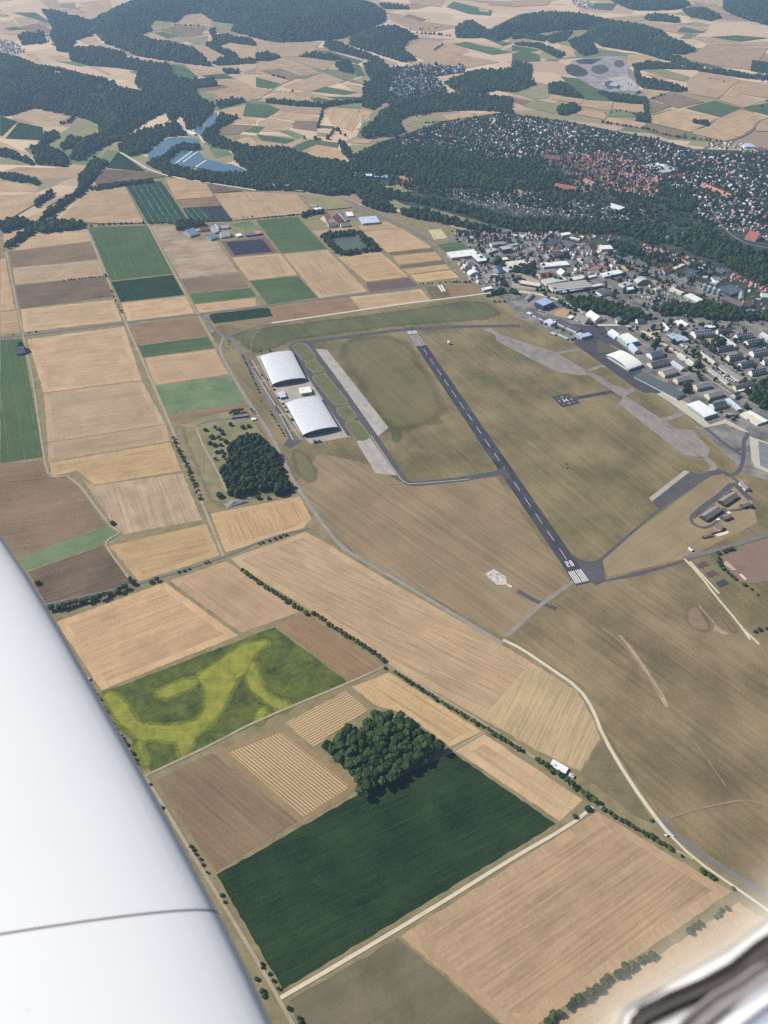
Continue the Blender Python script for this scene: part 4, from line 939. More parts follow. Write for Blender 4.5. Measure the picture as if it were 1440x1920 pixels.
B_ = [
 ('E1', (140, 265), (545, 217), (230, 345), 8, 'flat', WH, LG, 'warehouse', 'long white flat-roofed warehouse beside the small green field'),
 ('E1', (505, 305), (645, 284), (612, 402), 8.5, 'flat', WH, DG, 'warehouse', 'white warehouse wing with a dark shaded end below the long white warehouse'),
 ('E1', (822, 518), (890, 492), (882, 592), 5, 'gable', BL, LG, 'workshop', 'small workshop with a bright blue roof in the business park'),
 ('E1', (700, 240), (830, 192), (770, 272), 7, 'flat', LG, LG, 'office_building', 'pale grey flat office with car park above the white warehouses'),
 ('E1', (785, 120), (1000, 97), (850, 152), 9, 'flat', GY, WH, 'office_building', 'long grey-roofed office block beside the small lawn'),
 ('E1', (930, 182), (1060, 160), (965, 228), 13, 'flat', LG, NV, 'office_building', 'tall office block with navy front among white offices'),
 ('E1', (1020, 408), (1290, 376), (1150, 500), 9, 'flat', CR, LG, 'factory_hall', 'cream factory hall with ribbed striped roof above a tree belt'),
 ('E1', (440, 572), (600, 545), (470, 612), 5, 'arch', WH, LB, 'showroom', 'small white curved-roof showroom beside the bending road'),
 ('E1', (660, 802), (800, 772), (690, 832), 6, 'flat', WH, LB, 'filling_station', 'white flat canopy filling station at the concrete track'),
 ('E1', (850, 368), (1040, 338), (900, 392), 6, 'flat', WH, LG, 'shop', 'low white shop between the warehouses and the cream hall'),
 ('E1', (1100, 142), (1200, 122), (1120, 162), 5, 'flat', (150, 206, 150), LG, 'garden_shop', 'small hall with a pale green roof near the railway'),
 ('E1', (960, 470), (1040, 450), (1050, 540), 7, 'flat', LG, WH, 'office_building', 'grey office annex at the left end of the cream striped hall'),
 ('E2', (115, 888), (410, 936), (150, 842), 7, 'flat', CR, DG, 'depot', 'long cream depot with a row of dark gates on a gravel yard'),
 ('E2', (65, 800), (150, 800), (70, 770), 9, 'gable', (84, 110, 104), DG, 'sorting_plant', 'small dark green plant building on the gravel yard'),
 ('E2', (425, 585), (812, 552), (480, 642), 7, 'flat', WH, LB, 'furniture_hall', 'long white hall with white front behind the tree belt'),
 ('E2', (370, 752), (550, 727), (430, 802), 6, 'gable', RD, CR, 'factory_hall', 'factory hall with red-brown tiled roof beside the grey halls'),
 ('E2', (440, 832), (750, 777), (520, 897), 8, 'flat', LG, CR, 'factory_hall', 'light grey hall adjoining the big striped factory'),
 ('E2', (540, 905), (1100, 836), (690, 1002), 9, 'flat', GY, CR, 'factory_hall', 'big grey factory hall with white strips across the roof'),
 ('E2', (690, 1004), (1330, 888), (720, 1034), 7, 'flat', LG, DG, 'factory_hall', 'long low grey lean-to along the front of the striped factory'),
 ('E2', (850, 806), (1060, 762), (930, 842), 6, 'flat', CR, LG, 'store', 'cream flat store behind the striped factory'),
 ('E2', (1085, 795), (1240, 757), (1110, 818), 6, 'flat', WH, LG, 'store', 'white flat store at the end of the striped factory'),
 ('E2', (670, 712), (770, 690), (740, 757), 6, 'gablex', WH, WH, 'workshop', 'small white workshop between trees above the grey halls'),
 ('E2', (605, 412), (730, 400), (620, 482), 9, 'flat', (96, 56, 56), (84, 52, 52), 'mill', 'dark red block of the mill next to a dark tower'),
 ('E2', (750, 402), (830, 387), (756, 432), 20, 'flat', (70, 84, 92), (60, 68, 76), 'tower', 'dark slate tower of the mill'),
 ('E2', (480, 462), (560, 442), (520, 518), 6, 'gable', (140, 152, 178), LG, 'barn', 'barn with blue-grey roof left of the dark red mill'),
 ('E2', (680, 292), (870, 347), (720, 212), 8, 'flat', DG, GY, 'supermarket', 'large dark flat-roofed supermarket beside the river wood'),
 ('E2', (520, 290), (640, 312), (545, 205), 8, 'flat', (78, 78, 84), GY, 'supermarket', 'dark annex left of the large flat-roofed supermarket'),
 ('E2', (860, 203), (1005, 238), (872, 186), 7, 'flat', WH, WH, 'store', 'thin white hall at the right of the dark supermarket'),
 ('E2', (720, 140), (850, 118), (735, 175), 8, 'flat', WH, LG, 'store', 'white building behind the dark supermarket'),
 ('E2', (980, 510), (1060, 570), (1010, 490), 5, 'flat', LG, WH, 'shop', 'narrow grey shop with white rim beside a car park'),
 ('E2', (1070, 330), (1140, 290), (1150, 390), 7, 'gable', (120, 74, 66), GY, 'warehouse', 'old warehouse with dull red roof left of the cream tower block'),
 ('E3', (225, 376), (400, 371), (250, 318), 11, 'flat', WH, CR, 'cinema', 'tall cream and white block with blue window band near the river wood'),
 ('E3', (195, 742), (480, 682), (280, 786), 7, 'flat', WH, LG, 'market_hall', 'big white hall at the end of the large car park'),
 ('E3', (480, 892), (600, 856), (530, 947), 6, 'flat', LG, WH, 'workshop', 'light grey workshop south of the big white market hall'),
 ('E3', (705, 847), (900, 816), (800, 886), 7, 'arch', LG, GY, 'factory_hall', 'light grey hall with gently curved roof beside the railway'),
 ('E3', (600, 952), (750, 931), (620, 987), 5, 'flat', WH, LG, 'workshop', 'small long white workshop below the curved grey hall'),
 ('E3', (1000, 962), (1040, 992), (1120, 926), 5, 'arch', LG, WH, 'storage_hall', 'small round-arched grey storage hall near the railway'),
 ('E3', (140, 1002), (310, 962), (220, 1062), 7, 'flat', (84, 88, 96), WH, 'factory_hall', 'hall with dark panel-covered roof and white walls at the street'),
 ('E3', (1085, 692), (1210, 642), (1135, 750), 7, 'gable', (150, 70, 60), LG, 'hall', 'hall with bright red roof beside a long cream shed'),
 ('E3', (1250, 672), (1430, 592), (1280, 697), 5, 'flat', CR, CR, 'shed', 'long narrow cream shed right of the red-roofed hall'),
 ('E3', (930, 555), (1030, 527), (990, 582), 6, 'gable', (172, 92, 70), GY, 'restaurant', 'large house with orange-red roof by the river wood'),
 ('E3', (1240, 972), (1420, 1042), (1290, 952), 6, 'flat', CR, WH, 'hall', 'long cream hall beside the scrapyard'),
 ('I3', (180, 107), (372, 206), (262, 66), 8, 'flat', WH, LG, 'hall', 'big white hall with a grey seam across its roof beside the railway'),
 ('E4', (185, 722), (320, 662), (280, 762), 8, 'flat', SL, DG, 'hall', 'slate grey hall left of the silos'),
 ('E4', (140, 802), (230, 771), (230, 852), 6, 'gable', (120, 124, 134), GY, 'hall', 'grey gabled hall below the slate grey hall'),
 ('E4', (275, 752), (350, 742), (310, 802), 6, 'flat', (104, 110, 122), DG, 'hall', 'small blue-grey hall next to the slate grey hall'),
 ('E4', (590, 792), (640, 842), (670, 752), 10, 'flat', (120, 124, 136), WH, 'office_building', 'white block with dark flat roof above the silos'),
 ('E4', (570, 882), (660, 912), (640, 846), 5, 'arch', WH, LG, 'hall', 'low white tent-like hall above the silos'),
 ('E4', (680, 962), (880, 1062), (890, 902), 9, 'flat', SL, NV, 'hall', 'big dark slate-roofed hall right of the silos'),
 ('E4', (640, 672), (760, 722), (700, 642), 7, 'flat', (96, 104, 120), GY, 'hall', 'long blue-grey hall at the edge of the river wood'),
 ('E4', (1095, 202), (1250, 247), (1150, 125), 8, 'gable', (168, 96, 76), CR, 'school', 'very large red tiled building among the houses'),
 ('I3', (750, 166), (1035, 282), (790, 112), 8, 'gable', (96, 86, 92), (104, 60, 62), 'railway_shed', 'long maroon railway shed beside the silos'),
 ('I3', (1075, 225), (1190, 232), (1115, 195), 15, 'gable', (130, 80, 72), CR, 'granary', 'tall cream granary with dull red roof at the railway'),
 ('I3', (1205, 342), (1280, 370), (1240, 312), 8, 'flat', LG, WH, 'office_building', 'small white block below the cream granary'),
 ('I3', (1000, 165), (1080, 178), (1200, 82), 7, 'gablex', GY, LG, 'hall', 'grey gabled hall above the cream granary'),
 ('I3', (1325, 85), (1350, 132), (1440, 72), 7, 'gablex', (206, 226, 224), WH, 'hall', 'pale teal and white hall at the right edge of the photo'),
 ('I3', (45, 502), (160, 592), (75, 480), 5, 'gable', WH, WH, 'tent_hall', 'first of two parallel white tent halls'),
 ('I3', (105, 492), (215, 562), (130, 472), 5, 'gable', WH, WH, 'tent_hall', 'second of two parallel white tent halls, on the right'),
 ('I2', (970, 530), (1060, 620), (1000, 520), 5, 'gable', WH, WH, 'tent_hall', 'single white tent hall left of the parallel pair'),
 ('I3', (490, 562), (612, 547), (520, 602), 6, 'flat', WH, GY, 'hall', 'white flat hall behind the barracks with trees behind'),
 ('I3', (365, 722), (640, 692), (265, 650), 8, 'gable', SL, WH, 'barracks', 'largest slate-roofed barracks with white gable and dormers, by the dry lawn'),
 ('I3', (692, 725), (930, 886), (730, 702), 7, 'gable', LG, WH, 'barracks', 'long light grey diagonal wing joining two slate-roofed barracks'),
 ('I3', (700, 938), (928, 892), (650, 905), 7, 'gable', NV, WH, 'barracks', 'dark-roofed barracks at the lower end of the diagonal wing'),
 ('I3', (985, 745), (1220, 715), (945, 702), 8, 'gable', SL, WH, 'barracks', 'slate-roofed barracks with round white gable near the tree belt'),
 ('I3', (1150, 848), (1400, 806), (1105, 795), 8, 'gable', NV, WH, 'barracks', 'navy-roofed barracks second down in the right column'),
 ('I3', (1312, 690), (1440, 770), (1335, 640), 8, 'gable', LG, WH, 'barracks', 'white diagonal wing at the right edge beside the navy-roofed barracks'),
 ('I3', (1235, 1002), (1470, 958), (1190, 945), 8, 'gable', SL, WH, 'barracks', 'slate-roofed barracks third down in the right column'),
 ('I3', (870, 1062), (1072, 1020), (820, 1022), 8, 'gable', NV, WH, 'barracks', 'navy-roofed barracks below the diagonal wing, with a lit gable'),
 ('I4', (1045, 210), (1240, 170), (1000, 172), 8, 'gable', NV, WH, 'barracks', 'navy-roofed barracks in the middle of the middle column'),
 ('I4', (1210, 330), (1420, 285), (1155, 285), 8, 'gable', NV, WH, 'barracks', 'navy-roofed barracks lowest in the middle column, beside trees'),
 ('I4', (1395, 165), (1560, 135), (1345, 118), 8, 'gable', SL, WH, 'barracks', 'barracks at the right edge with bright white gable'),
 ('I3', (700, 660), (900, 625), (660, 632), 8, 'gable', SL, WH, 'barracks', 'slate-roofed barracks half hidden behind trees'),
 ('I2', (1035, 702), (1190, 802), (1120, 652), 6, 'flat', LB, (120, 110, 104), 'canteen', 'canteen with pale blue roof between the hangars and barracks'),
 ('I2', (1190, 702), (1290, 792), (1270, 682), 5, 'flat', (180, 196, 212), LG, 'canteen', 'lower pale blue annex right of the canteen'),
 ('I4', (410, 12), (622, 168), (452, -2), 5, 'gable', LG, CR, 'vehicle_shed', 'upper long grey vehicle shed facing a row of parked trucks'),
 ('I4', (695, 210), (1012, 432), (735, 162), 5, 'gable', (126, 122, 124), CR, 'vehicle_shed', 'long grey-brown vehicle shed facing a yard of white vehicles'),
 ('I4', (540, 252), (822, 472), (580, 236), 5, 'gable', GY, CR, 'vehicle_shed', 'narrow grey vehicle shed across the yard from the grey-brown one'),
 ('I4', (75, 42), (300, 202), (150, 22), 5, 'gable', LG, CR, 'vehicle_shed', 'long pale vehicle shed with a big round tree at its end'),
 ('I4', (800, 702), (985, 862), (850, 678), 5, 'flat', (206, 220, 228), LG, 'hall', 'long pale blue-white hall behind a dark barracks'),
 ('I4', (95, 452), (285, 402), (40, 390), 8, 'gable', GY, CR, 'barracks', 'grey-brown barracks with cream gable nearest the hangar row'),
 ('I4', (385, 550), (585, 505), (325, 490), 8, 'gable', GY, CR, 'barracks', 'grey-brown barracks with cream gable, second in the diagonal row'),
 ('I4', (572, 685), (778, 632), (510, 618), 8, 'gable', GY, CR, 'barracks', 'grey-brown barracks with cream gable, third in the diagonal row'),
 ('I4', (640, 838), (830, 790), (588, 768), 8, 'gable', (86, 92, 102), WH, 'barracks', 'dark grey barracks with white gable above the near white hangar'),
 ('I', (862, 492), (932, 472), (835, 462), 8, 'gable', GY, CR, 'barracks', 'grey-brown barracks first in the diagonal row behind the hangars'),
 ('I', (790, 390), (856, 374), (764, 364), 8, 'gable', (88, 98, 118), WH, 'barracks', 'blue-grey barracks with white gable behind the middle hangar'),
 ('I', (790, 442), (886, 420), (772, 416), 7, 'gable', DG, CR, 'barracks', 'dark barracks behind the arched hangar'),
 ('I', (890, 420), (950, 462), (915, 410), 5, 'gable', (170, 182, 194), LG, 'shed', 'pale blue shed between two grey-brown barracks'),
 ('I4', (965, 548), (1242, 482), (905, 508), 7, 'gable', DG, CR, 'guardhouse', 'long dark-roofed building with a white canopy before it'),
 ('I4', (970, 600), (1285, 512), (962, 578), 3.5, 'flat', WH, WH, 'canopy_hall', 'low white strip roof before the long dark-roofed building'),
 ('I4', (885, 632), (955, 665), (920, 575), 9, 'gablex', SL, WH, 'chapel', 'small steep white gabled house with dark shadow by the avenue'),
 ('I4', (1030, 922), (1285, 1085), (1110, 880), 5, 'flat', CR, WH, 'hall', 'cream flat hall lowest on the right'),
 ('I4', (1120, 900), (1390, 1050), (1180, 880), 5.5, 'flat', WH, LG, 'hall', 'white flat hall joined to the lowest cream hall'),
 ('I4', (765, 915), (800, 952), (880, 880), 4, 'flat', GY, GY, 'shed', 'small grey shed right of the near white hangar'),
 ('I1', (345, 202), (475, 266), (480, 136), 15, 'flat', (160, 182, 216), (64, 78, 112), 'operations_building', 'big cubic building with pale blue roof and dark blue walls'),
 ('I1', (480, 262), (600, 208), (500, 300), 9, 'flat', (130, 150, 190), NV, 'operations_building', 'dark blue lower wing of the cubic blue building'),
 ('I1', (165, 176), (238, 196), (310, 96), 4, 'arch', GY, LG, 'shelter', 'grey half-tube shelter beside the concrete track'),
 ('I1', (635, 500), (965, 652), (720, 456), 5, 'flat', (88, 86, 92), WH, 'workshop', 'long dark flat-roofed workshop with white front edge'),
 ('I1', (480, 492), (580, 542), (560, 452), 7, 'flat', (206, 216, 230), WH, 'workshop', 'blue-white block at the left end of the dark workshop'),
 ('I1', (290, 388), (470, 474), (330, 350), 4, 'flat', (92, 90, 98), WH, 'workshop', 'low dark strip building with white front near the blue cube'),
 ('I1', (215, 375), (270, 395), (235, 350), 5, 'flat', WH, WH, 'workshop', 'tiny white house at the end of the low dark strip'),
 ('I1', (950, 690), (1050, 742), (1010, 655), 6, 'flat', (190, 196, 206), LG, 'control_building', 'grey flat wing left of the round-ended control building'),
 ('I1', (1050, 740), (1200, 702), (1010, 700), 8, 'flat', (176, 194, 220), LB, 'control_building', 'pale blue control building at the apron'),
 ('I1', (1110, 388), (1252, 482), (1210, 352), 7, 'gable', WH, WH, 'hall', 'white gabled hall with small white annexes near the tree belt'),
 ('I1', (935, 455), (1095, 518), (1010, 400), 6, 'gable', (140, 132, 128), CR, 'hall', 'brown-grey gabled hall behind the apron'),
 ('I1', (820, 440), (880, 462), (890, 400), 4, 'flat', WH, DG, 'shelter', 'small white canopy beside the sand heap'),
 ('I2', (300, 502), (405, 502), (305, 450), 8, 'gablex', SL, WH, 'house', 'white house with two bright gables beside the hangar trees'),
 ('I2', (610, 510), (710, 498), (590, 465), 7, 'gable', SL, WH, 'house', 'slate-roofed house with white gable right of the hangar trees'),
 ('I1', (570, 672), (640, 702), (585, 650), 4, 'flat', (190, 204, 196), (110, 130, 120), 'stand', 'pale green-white terraced stand at the apron edge, first'),
 ('I1', (680, 700), (820, 765), (690, 680), 4, 'flat', (190, 204, 196), (110, 130, 120), 'stand', 'longer pale green-white terrace beside the first stand'),
 ('HG', (235, 155), (400, 272), (345, 80), 7, 'gable', (206, 208, 216), (214, 226, 220), 'hangar_annex', 'pale gabled annex at the left end of the flat white hangar'),
 ('HG', (690, 440), (840, 592), (790, 390), 7, 'gable', (168, 186, 214), (206, 222, 214), 'hangar_annex', 'blue-grey gabled annex at the right end of the flat white hangar'),
 ('K2', (528, 602), (745, 458), (470, 500), 6, 'gable', (146, 130, 122), (70, 66, 70), 'storage_hall', 'left one of two big brown-roofed halls in the fenced storage area'),
 ('K2', (800, 375), (1000, 245), (728, 285), 6, 'gable', (146, 130, 122), (70, 66, 70), 'storage_hall', 'right one of two big brown-roofed halls in the fenced storage area'),
 ('K2', (430, 505), (620, 360), (455, 520), 3, 'flat', (110, 102, 100), (90, 84, 84), 'loading_ramp', 'narrow dark roof along the left brown-roofed hall'),
 ('K2', (690, 282), (875, 140), (712, 298), 3, 'flat', (110, 102, 100), (90, 84, 84), 'loading_ramp', 'narrow dark roof along the right brown-roofed hall'),
 ('K2', (1075, 405), (1185, 368), (1060, 345), 6, 'gable', (150, 136, 124), (90, 84, 80), 'shed', 'small brown shed near the right corner of the storage area'),
 ('K2', (800, 590), (900, 548), (790, 525), 6, 'gable', (150, 134, 130), (90, 84, 80), 'shed', 'brown-pink shed between the storage halls and the fence'),
 ('K2', (635, 700), (745, 745), (690, 655), 5, 'gable', (120, 104, 102), CR, 'shed', 'dark roofed shed with cream front below the left storage hall'),
 ('K2', (470, 868), (620, 835), (480, 835), 3, 'flat', (90, 84, 88), (70, 66, 70), 'shed', 'long low dark shed at the lower fence'),
 ('K2', (600, 800), (770, 760), (605, 785), 3, 'flat', (84, 88, 96), (70, 70, 76), 'shed', 'thin dark shed beside the pale concrete slab'),
 ('K2', (1005, 30), (1105, 140), (1065, 5), 6, 'gable', (132, 116, 116), CR, 'garage', 'purple-brown garage with cream front at the gate road'),
 ('K2', (245, 1015), (300, 1055), (265, 1005), 4, 'flat', WH, WH, 'cabin', 'small white cabin in a fenced square beside the road'),
 ('U', (120, 452), (225, 418), (105, 372), 6, 'gable', LB, LG, 'barn', 'leftmost farm barn with pale blue roof'),
 ('U', (255, 375), (362, 362), (258, 342), 6, 'gable', (150, 100, 88), LG, 'barn', 'farm barn with dull red roof beside trees'),
 ('U', (400, 498), (490, 462), (362, 448), 6, 'gable', (176, 190, 220), LG, 'barn', 'blue-grey barn at the corner of the stubble field'),
 ('U', (540, 462), (660, 448), (522, 412), 6, 'gable', (190, 190, 190), WH, 'barn', 'grey barn in the middle of the farmyard'),
 ('U', (870, 442), (1050, 422), (842, 402), 6, 'flat', (108, 106, 118), DG, 'barn', 'long dark grey farm barn above the dark field'),
 ('U', (1010, 422), (1092, 408), (985, 388), 6.2, 'flat', (206, 128, 112), (110, 80, 76), 'barn', 'barn end with salmon red roof beside the track'),
 ('U', (452, 400), (502, 388), (415, 335), 6, 'gable', WH, LG, 'farmhouse', 'white farmhouse with pale roof at the farm drive'),
 ('U', (500, 340), (540, 330), (482, 292), 7, 'gable', LG, WH, 'farmhouse', 'tall pale farmhouse topmost in the farmyard'),
 ('U', (760, 455), (830, 440), (750, 420), 5, 'flat', WH, LG, 'barn', 'small white shed between the two larger barns'),
 ('U', (540, 345), (640, 335), (530, 318), 5, 'gable', (206, 198, 188), WH, 'barn', 'pale barn with beige roof in the upper farmyard'),
 ('V', (430, 372), (520, 352), (390, 292), 6, 'gable', (190, 110, 96), CR, 'stable', 'left stable with red roof in the walled estate'),
 ('V', (600, 392), (682, 335), (525, 268), 7, 'gable', (176, 96, 84), CR, 'stable', 'right stable with darker red roof in the walled estate'),
 ('V', (705, 352), (742, 338), (640, 235), 6, 'gable', LG, WH, 'hall', 'long narrow white hall right of the red-roofed stables'),
 ('V', (730, 282), (830, 276), (692, 222), 5, 'flat', WH, LG, 'garden_hall', 'white flat hall behind the long narrow white hall'),
 ('V', (960, 392), (1222, 368), (865, 302), 7, 'flat', (186, 202, 226), LG, 'greenhouse', 'large pale blue greenhouse with striped roof'),
 ('V', (450, 430), (570, 420), (450, 395), 6, 'gable', (120, 120, 130), WH, 'house', 'white house with grey roof before the red stables'),
 ('V', (640, 430), (760, 420), (640, 395), 6, 'gable', (150, 140, 134), WH, 'house', 'white house with brown-grey roof before the red stables'),
 ('V', (240, 188), (352, 172), (232, 160), 5, 'flat', WH, LG, 'hall', 'white flat hall on the grey field by the bend'),
 ('V', (175, 132), (265, 140), (180, 108), 5, 'gable', (196, 150, 140), WH, 'house', 'house with pink roof by the grey field'),
 ('G', (92, 192), (142, 184), (90, 155), 5, 'gable', SL, (80, 84, 96), 'field_barn', 'lone slate-roofed field barn beside trees at the green field'),
 ('X', (568, 258), (748, 236), (562, 238), 4, 'flat', (124, 118, 124), (100, 96, 98), 'shed', 'long narrow grey shed below dark trees'),
 ('X', (792, 285), (845, 275), (790, 262), 3, 'flat', WH, LG, 'container', 'white container beside the road corner'),
 ('HB', (492, 196), (722, 160), (418, 88), 8, 'flat', WH, CR, 'hall', 'white hall with yellow right side between the two big hangars'),
 ('HB', (62, 280), (190, 255), (12, 165), 6, 'flat', (196, 208, 228), LG, 'hall', 'small blue-white hall between the two big hangars'),
 ('P', (213, 762), (300, 812), (240, 735), 4, 'flat', WH, LG, 'field_shed', 'white flat shed behind the long hedge'),
 ('P', (318, 822), (345, 836), (330, 808), 3, 'flat', (206, 202, 192), LG, 'field_shed', 'tiny pale shed next to the white flat shed'),
 ('N', (172, 214), (196, 226), (180, 200), 3.5, 'flat', (150, 186, 226), (120, 140, 160), 'field_shed', 'tiny blue shed at the wing edge beside stubble'),
 ('Q', (860, 80), (872, 84), (862, 72), 2.4, 'flat', WH, LG, 'cabin', 'tiny white cabin where the pale track meets the road'),
 ('F', (900, 105), (960, 92), (885, 92), 8, 'gable', (176, 96, 72), CR, 'manor', 'large house with orange roof above the river wood in town'),
 ('F', (235, 150), (355, 172), (245, 136), 9, 'gable', (164, 92, 78), CR, 'monastery', 'long red-roofed building with white walls beside a brown garden'),
 ('F', (400, 115), (450, 136), (412, 106), 8, 'gable', (176, 108, 90), WH, 'school', 'white building with red roof right of the brown garden'),
 ('F', (530, 258), (605, 280), (550, 240), 8, 'flat', WH, WH, 'clinic', 'flat white clinic between the gardens and old town'),
 ('F', (1060, 140), (1220, 205), (1075, 132), 7, 'gable', (190, 120, 96), WH, 'hospital', 'long white and red roofed building on the right of town'),
 ('F', (780, 50), (880, 30), (770, 25), 8, 'flat', WH, LG, 'shopping_hall', 'flat white hall at the edge of the old town, left one'),
 ('F', (850, 70), (940, 60), (830, 40), 8, 'flat', LG, WH, 'shopping_hall', 'flat light grey hall at the edge of the old town, right one'),
 ('T', (365, 425), (480, 400), (370, 405), 8, 'flat', WH, WH, 'school', 'white flat school in the green northern quarter'),
 ('T', (310, 380), (430, 350), (330, 355), 7, 'flat', LG, WH, 'school', 'pale school hall behind the white flat school'),
 ('C', (1310, 825), (1370, 825), (1330, 805), 8, 'flat', (186, 206, 226), WH, 'hall', 'pale blue hall beside the northern road'),
 ('C', (1385, 850), (1440, 845), (1390, 830), 8, 'flat', (120, 60, 56), LG, 'hall', 'dark red hall beside the northern road'),
 ('B', (65, 1055), (185, 1060), (75, 1040), 6, 'gable', (150, 150, 156), WH, 'hall', 'long grey hall at the foot of the river wood'),
 ('B', (200, 1070), (265, 1075), (205, 1055), 5, 'flat', (170, 160, 140), LG, 'hall', 'short beige hall at the foot of the river wood'),
 ('B', (665, 995), (740, 1000), (670, 980), 5, 'flat', (110, 170, 210), WH, 'pool_hall', 'bright blue swimming pool hall by the meadow'),
 ('B', (550, 985), (650, 990), (560, 975), 5, 'flat', WH, WH, 'hall', 'white low hall left of the swimming pool'),
 ('B', (460, 1020), (520, 1040), (480, 1010), 5, 'flat', WH, WH, 'hall', 'white hall at the large car park by the river wood'),
 ('C', (545, 480), (590, 485), (550, 462), 14, 'flat', (176, 190, 190), (150, 160, 160), 'crushing_plant', 'left crushing plant block in the grey quarry'),
 ('C', (640, 505), (700, 515), (645, 490), 12, 'flat', (160, 176, 176), (170, 176, 176), 'crushing_plant', 'right crushing plant block in the grey quarry'),
 ('A', (1040, 740), (1090, 755), (1050, 732), 6, 'flat', WH, WH, 'weir_house', 'white weir building on the river above the lake'),
 ('D', (1100, 400), (1120, 398), (1098, 392), 4, 'flat', LG, LG, 'shed', 'tiny pale shed beside the blue-roofed barn'),
]
for q in B_:
    kw = {}
    if q[8] == 'barracks': kw = dict(rise=5.5, bays=True, dorm=7 if q[6] in (SL, NV) else 0, chim=1)
    elif q[8] in ('house', 'farmhouse', 'manor', 'school', 'monastery', 'hospital', 'clinic', 'chapel', 'guardhouse', 'restaurant', 'canteen', 'office_building', 'granary', 'operations_building', 'cinema'): kw = dict(bays=True, chim=1 if q[5] == 'gable' else 0)
    elif q[8] in ('warehouse', 'hall', 'factory_hall', 'workshop', 'depot', 'store', 'field_barn', 'barn', 'storage_hall', 'garage', 'vehicle_shed'): kw = dict(door=8)
    if 'strips' in q[9] or 'striped' in q[9]: kw['lights'] = 4
    grp = 'barracks blocks of the air base' if q[8] == 'barracks' else None
    bld(*q, group=grp, **kw)
# big hangars
def hangar(v, A, B, C, h, rise, roofm, wallm, label, sky=True, front=None, doorm=None):
    a, u, n, L_, D = rect(v, A, B, C, h)
    a = Vector((a.x, a.y, 0)); cen = a + u * L_ / 2 + n * D / 2
    root = empty('hangar', cen, label, 'hangar', None)
    P = lambda s, t, z=0: Vector((a.x + u.x * s + n.x * t, a.y + u.y * s + n.y * t, z))
    K = 24
    zf = lambda s: h + rise * (1 - (2 * s / L_ - 1) ** 2) ** .75
    prof = [(L_ * i / K, zf(L_ * i / K)) for i in range(K + 1)]
    W, Rf, Fa, Dr, Wn = MB(), MB(), MB(), MB(), MB()
    W.quad(P(0, 0, 0), P(0, D, 0), P(0, D, h), P(0, 0, h)); W.quad(P(L_, 0, 0), P(L_, D, 0), P(L_, D, h), P(L_, 0, h))
    W.quad(P(0, D, 0), P(L_, D, 0), *[P(s, D, z) for s, z in reversed(prof)])
    M_ = 8
    for (s0, z0), (s1, z1) in zip(prof, prof[1:]):
        for j in range(M_):
            t0, t1 = -2.5 + (D + 3) * j / M_, -2.5 + (D + 3) * (j + 1) / M_
            Rf.quad(P(s0, t0, z0 + .3), P(s1, t0, z1 + .3), P(s1, t1, z1 + .3), P(s0, t1, z0 + .3))
        Rf.quad(P(s0, -2.5, z0 - .7), P(s1, -2.5, z1 - .7), P(s1, -2.5, z1 + .3), P(s0, -2.5, z0 + .3))
        Rf.quad(P(s0, D + .5, z0 - .7), P(s1, D + .5, z1 - .7), P(s1, D + .5, z1 + .3), P(s0, D + .5, z0 + .3))
    for s_, sg in ((0, -1), (L_, 1)):
        Rf.quad(P(s_ + sg * .4, -2.5, h - 1.2), P(s_ + sg * .4, D + .5, h - 1.2), P(s_, D + .5, h + .3), P(s_, -2.5, h + .3))
    Fa.quad(P(0, 0, 0), P(L_, 0, 0), *[P(s, 0, z) for s, z in reversed(prof)])
    W.build('wall', wallm, root, cen); Rf.build('roof', roofm, root, cen)
    Fa.build('front_wall', front or wallm, root, cen)
    for i in range(6):
        D2 = MB(); s0 = L_ * (.08 + .14 * i)
        D2.quad(P(s0, -.15, .1), P(s0 + L_ * .13, -.15, .1), P(s0 + L_ * .13, -.15, h * .85), P(s0, -.15, h * .85))
        D2.build('door_leaf', doorm or pm((70, 84, 104), rough=.35), root, cen)
    Wn.quad(P(L_ * .2, -.25, h * .95), P(L_ * .8, -.25, h * .95), P(L_ * .8, -.25, h * 1.2), P(L_ * .2, -.25, h * 1.2))
    Wn.build('window_band', pm((90, 112, 140), rough=.15), root, cen)
    if sky:
        m_ = pm((246, 248, 250), rough=.15)
        for i in range(6):
            for j in range(8):
                s0 = L_ * (.12 + .135 * i + (.02 if j % 2 else 0)); t0 = D * (.06 + .115 * j + (.02 if j % 2 else 0))
                k = MB(); z0, z1 = zf(s0) + .5, zf(s0 + 2.2) + .5
                k.quad(P(s0, t0, z0), P(s0 + 2.2, t0, z1), P(s0 + 2.2, t0 + 3, z1), P(s0, t0 + 3, z0)); k.build('skylight', m_, root, cen)
    return root
silver = paint('silver_sheet', S(212, 214, 216), rough=.5, metal=.0, spec=.2, var=.1, sc_=.3, streak=(.25, 1, 1))
bluew = paint('blue_cladding', S(70, 92, 124), rough=.4, var=.15)
hangar('HA', (490, 955), (1240, 825), (130, 362), 8, 6, silver, bluew, 'upper silver arched hangar with dark blue front beside the taxiway loops', front=bluew)
hangar('HB', (528, 1045), (1258, 885), (153, 412), 8, 6, silver, bluew, 'lower silver arched hangar with dark blue front and vans parked before it', front=bluew)
whr = pm((240, 238, 228)); grw = pm((150, 170, 164))
hangar('HG', (205, 665), (715, 990), (490, 555), 7, 6, whr, grw, 'white arched hangar with lens-shaped grey-green front by the dark apron', sky=False, front=grw, doorm=pm((206, 220, 212)))
hangar('HG', (432, 230), (680, 410), (640, 140), 11, .8, whr, grw, 'big flat-topped white hangar between two gabled annexes', sky=False, front=pm((190, 208, 200)), doorm=pm((170, 196, 188)))
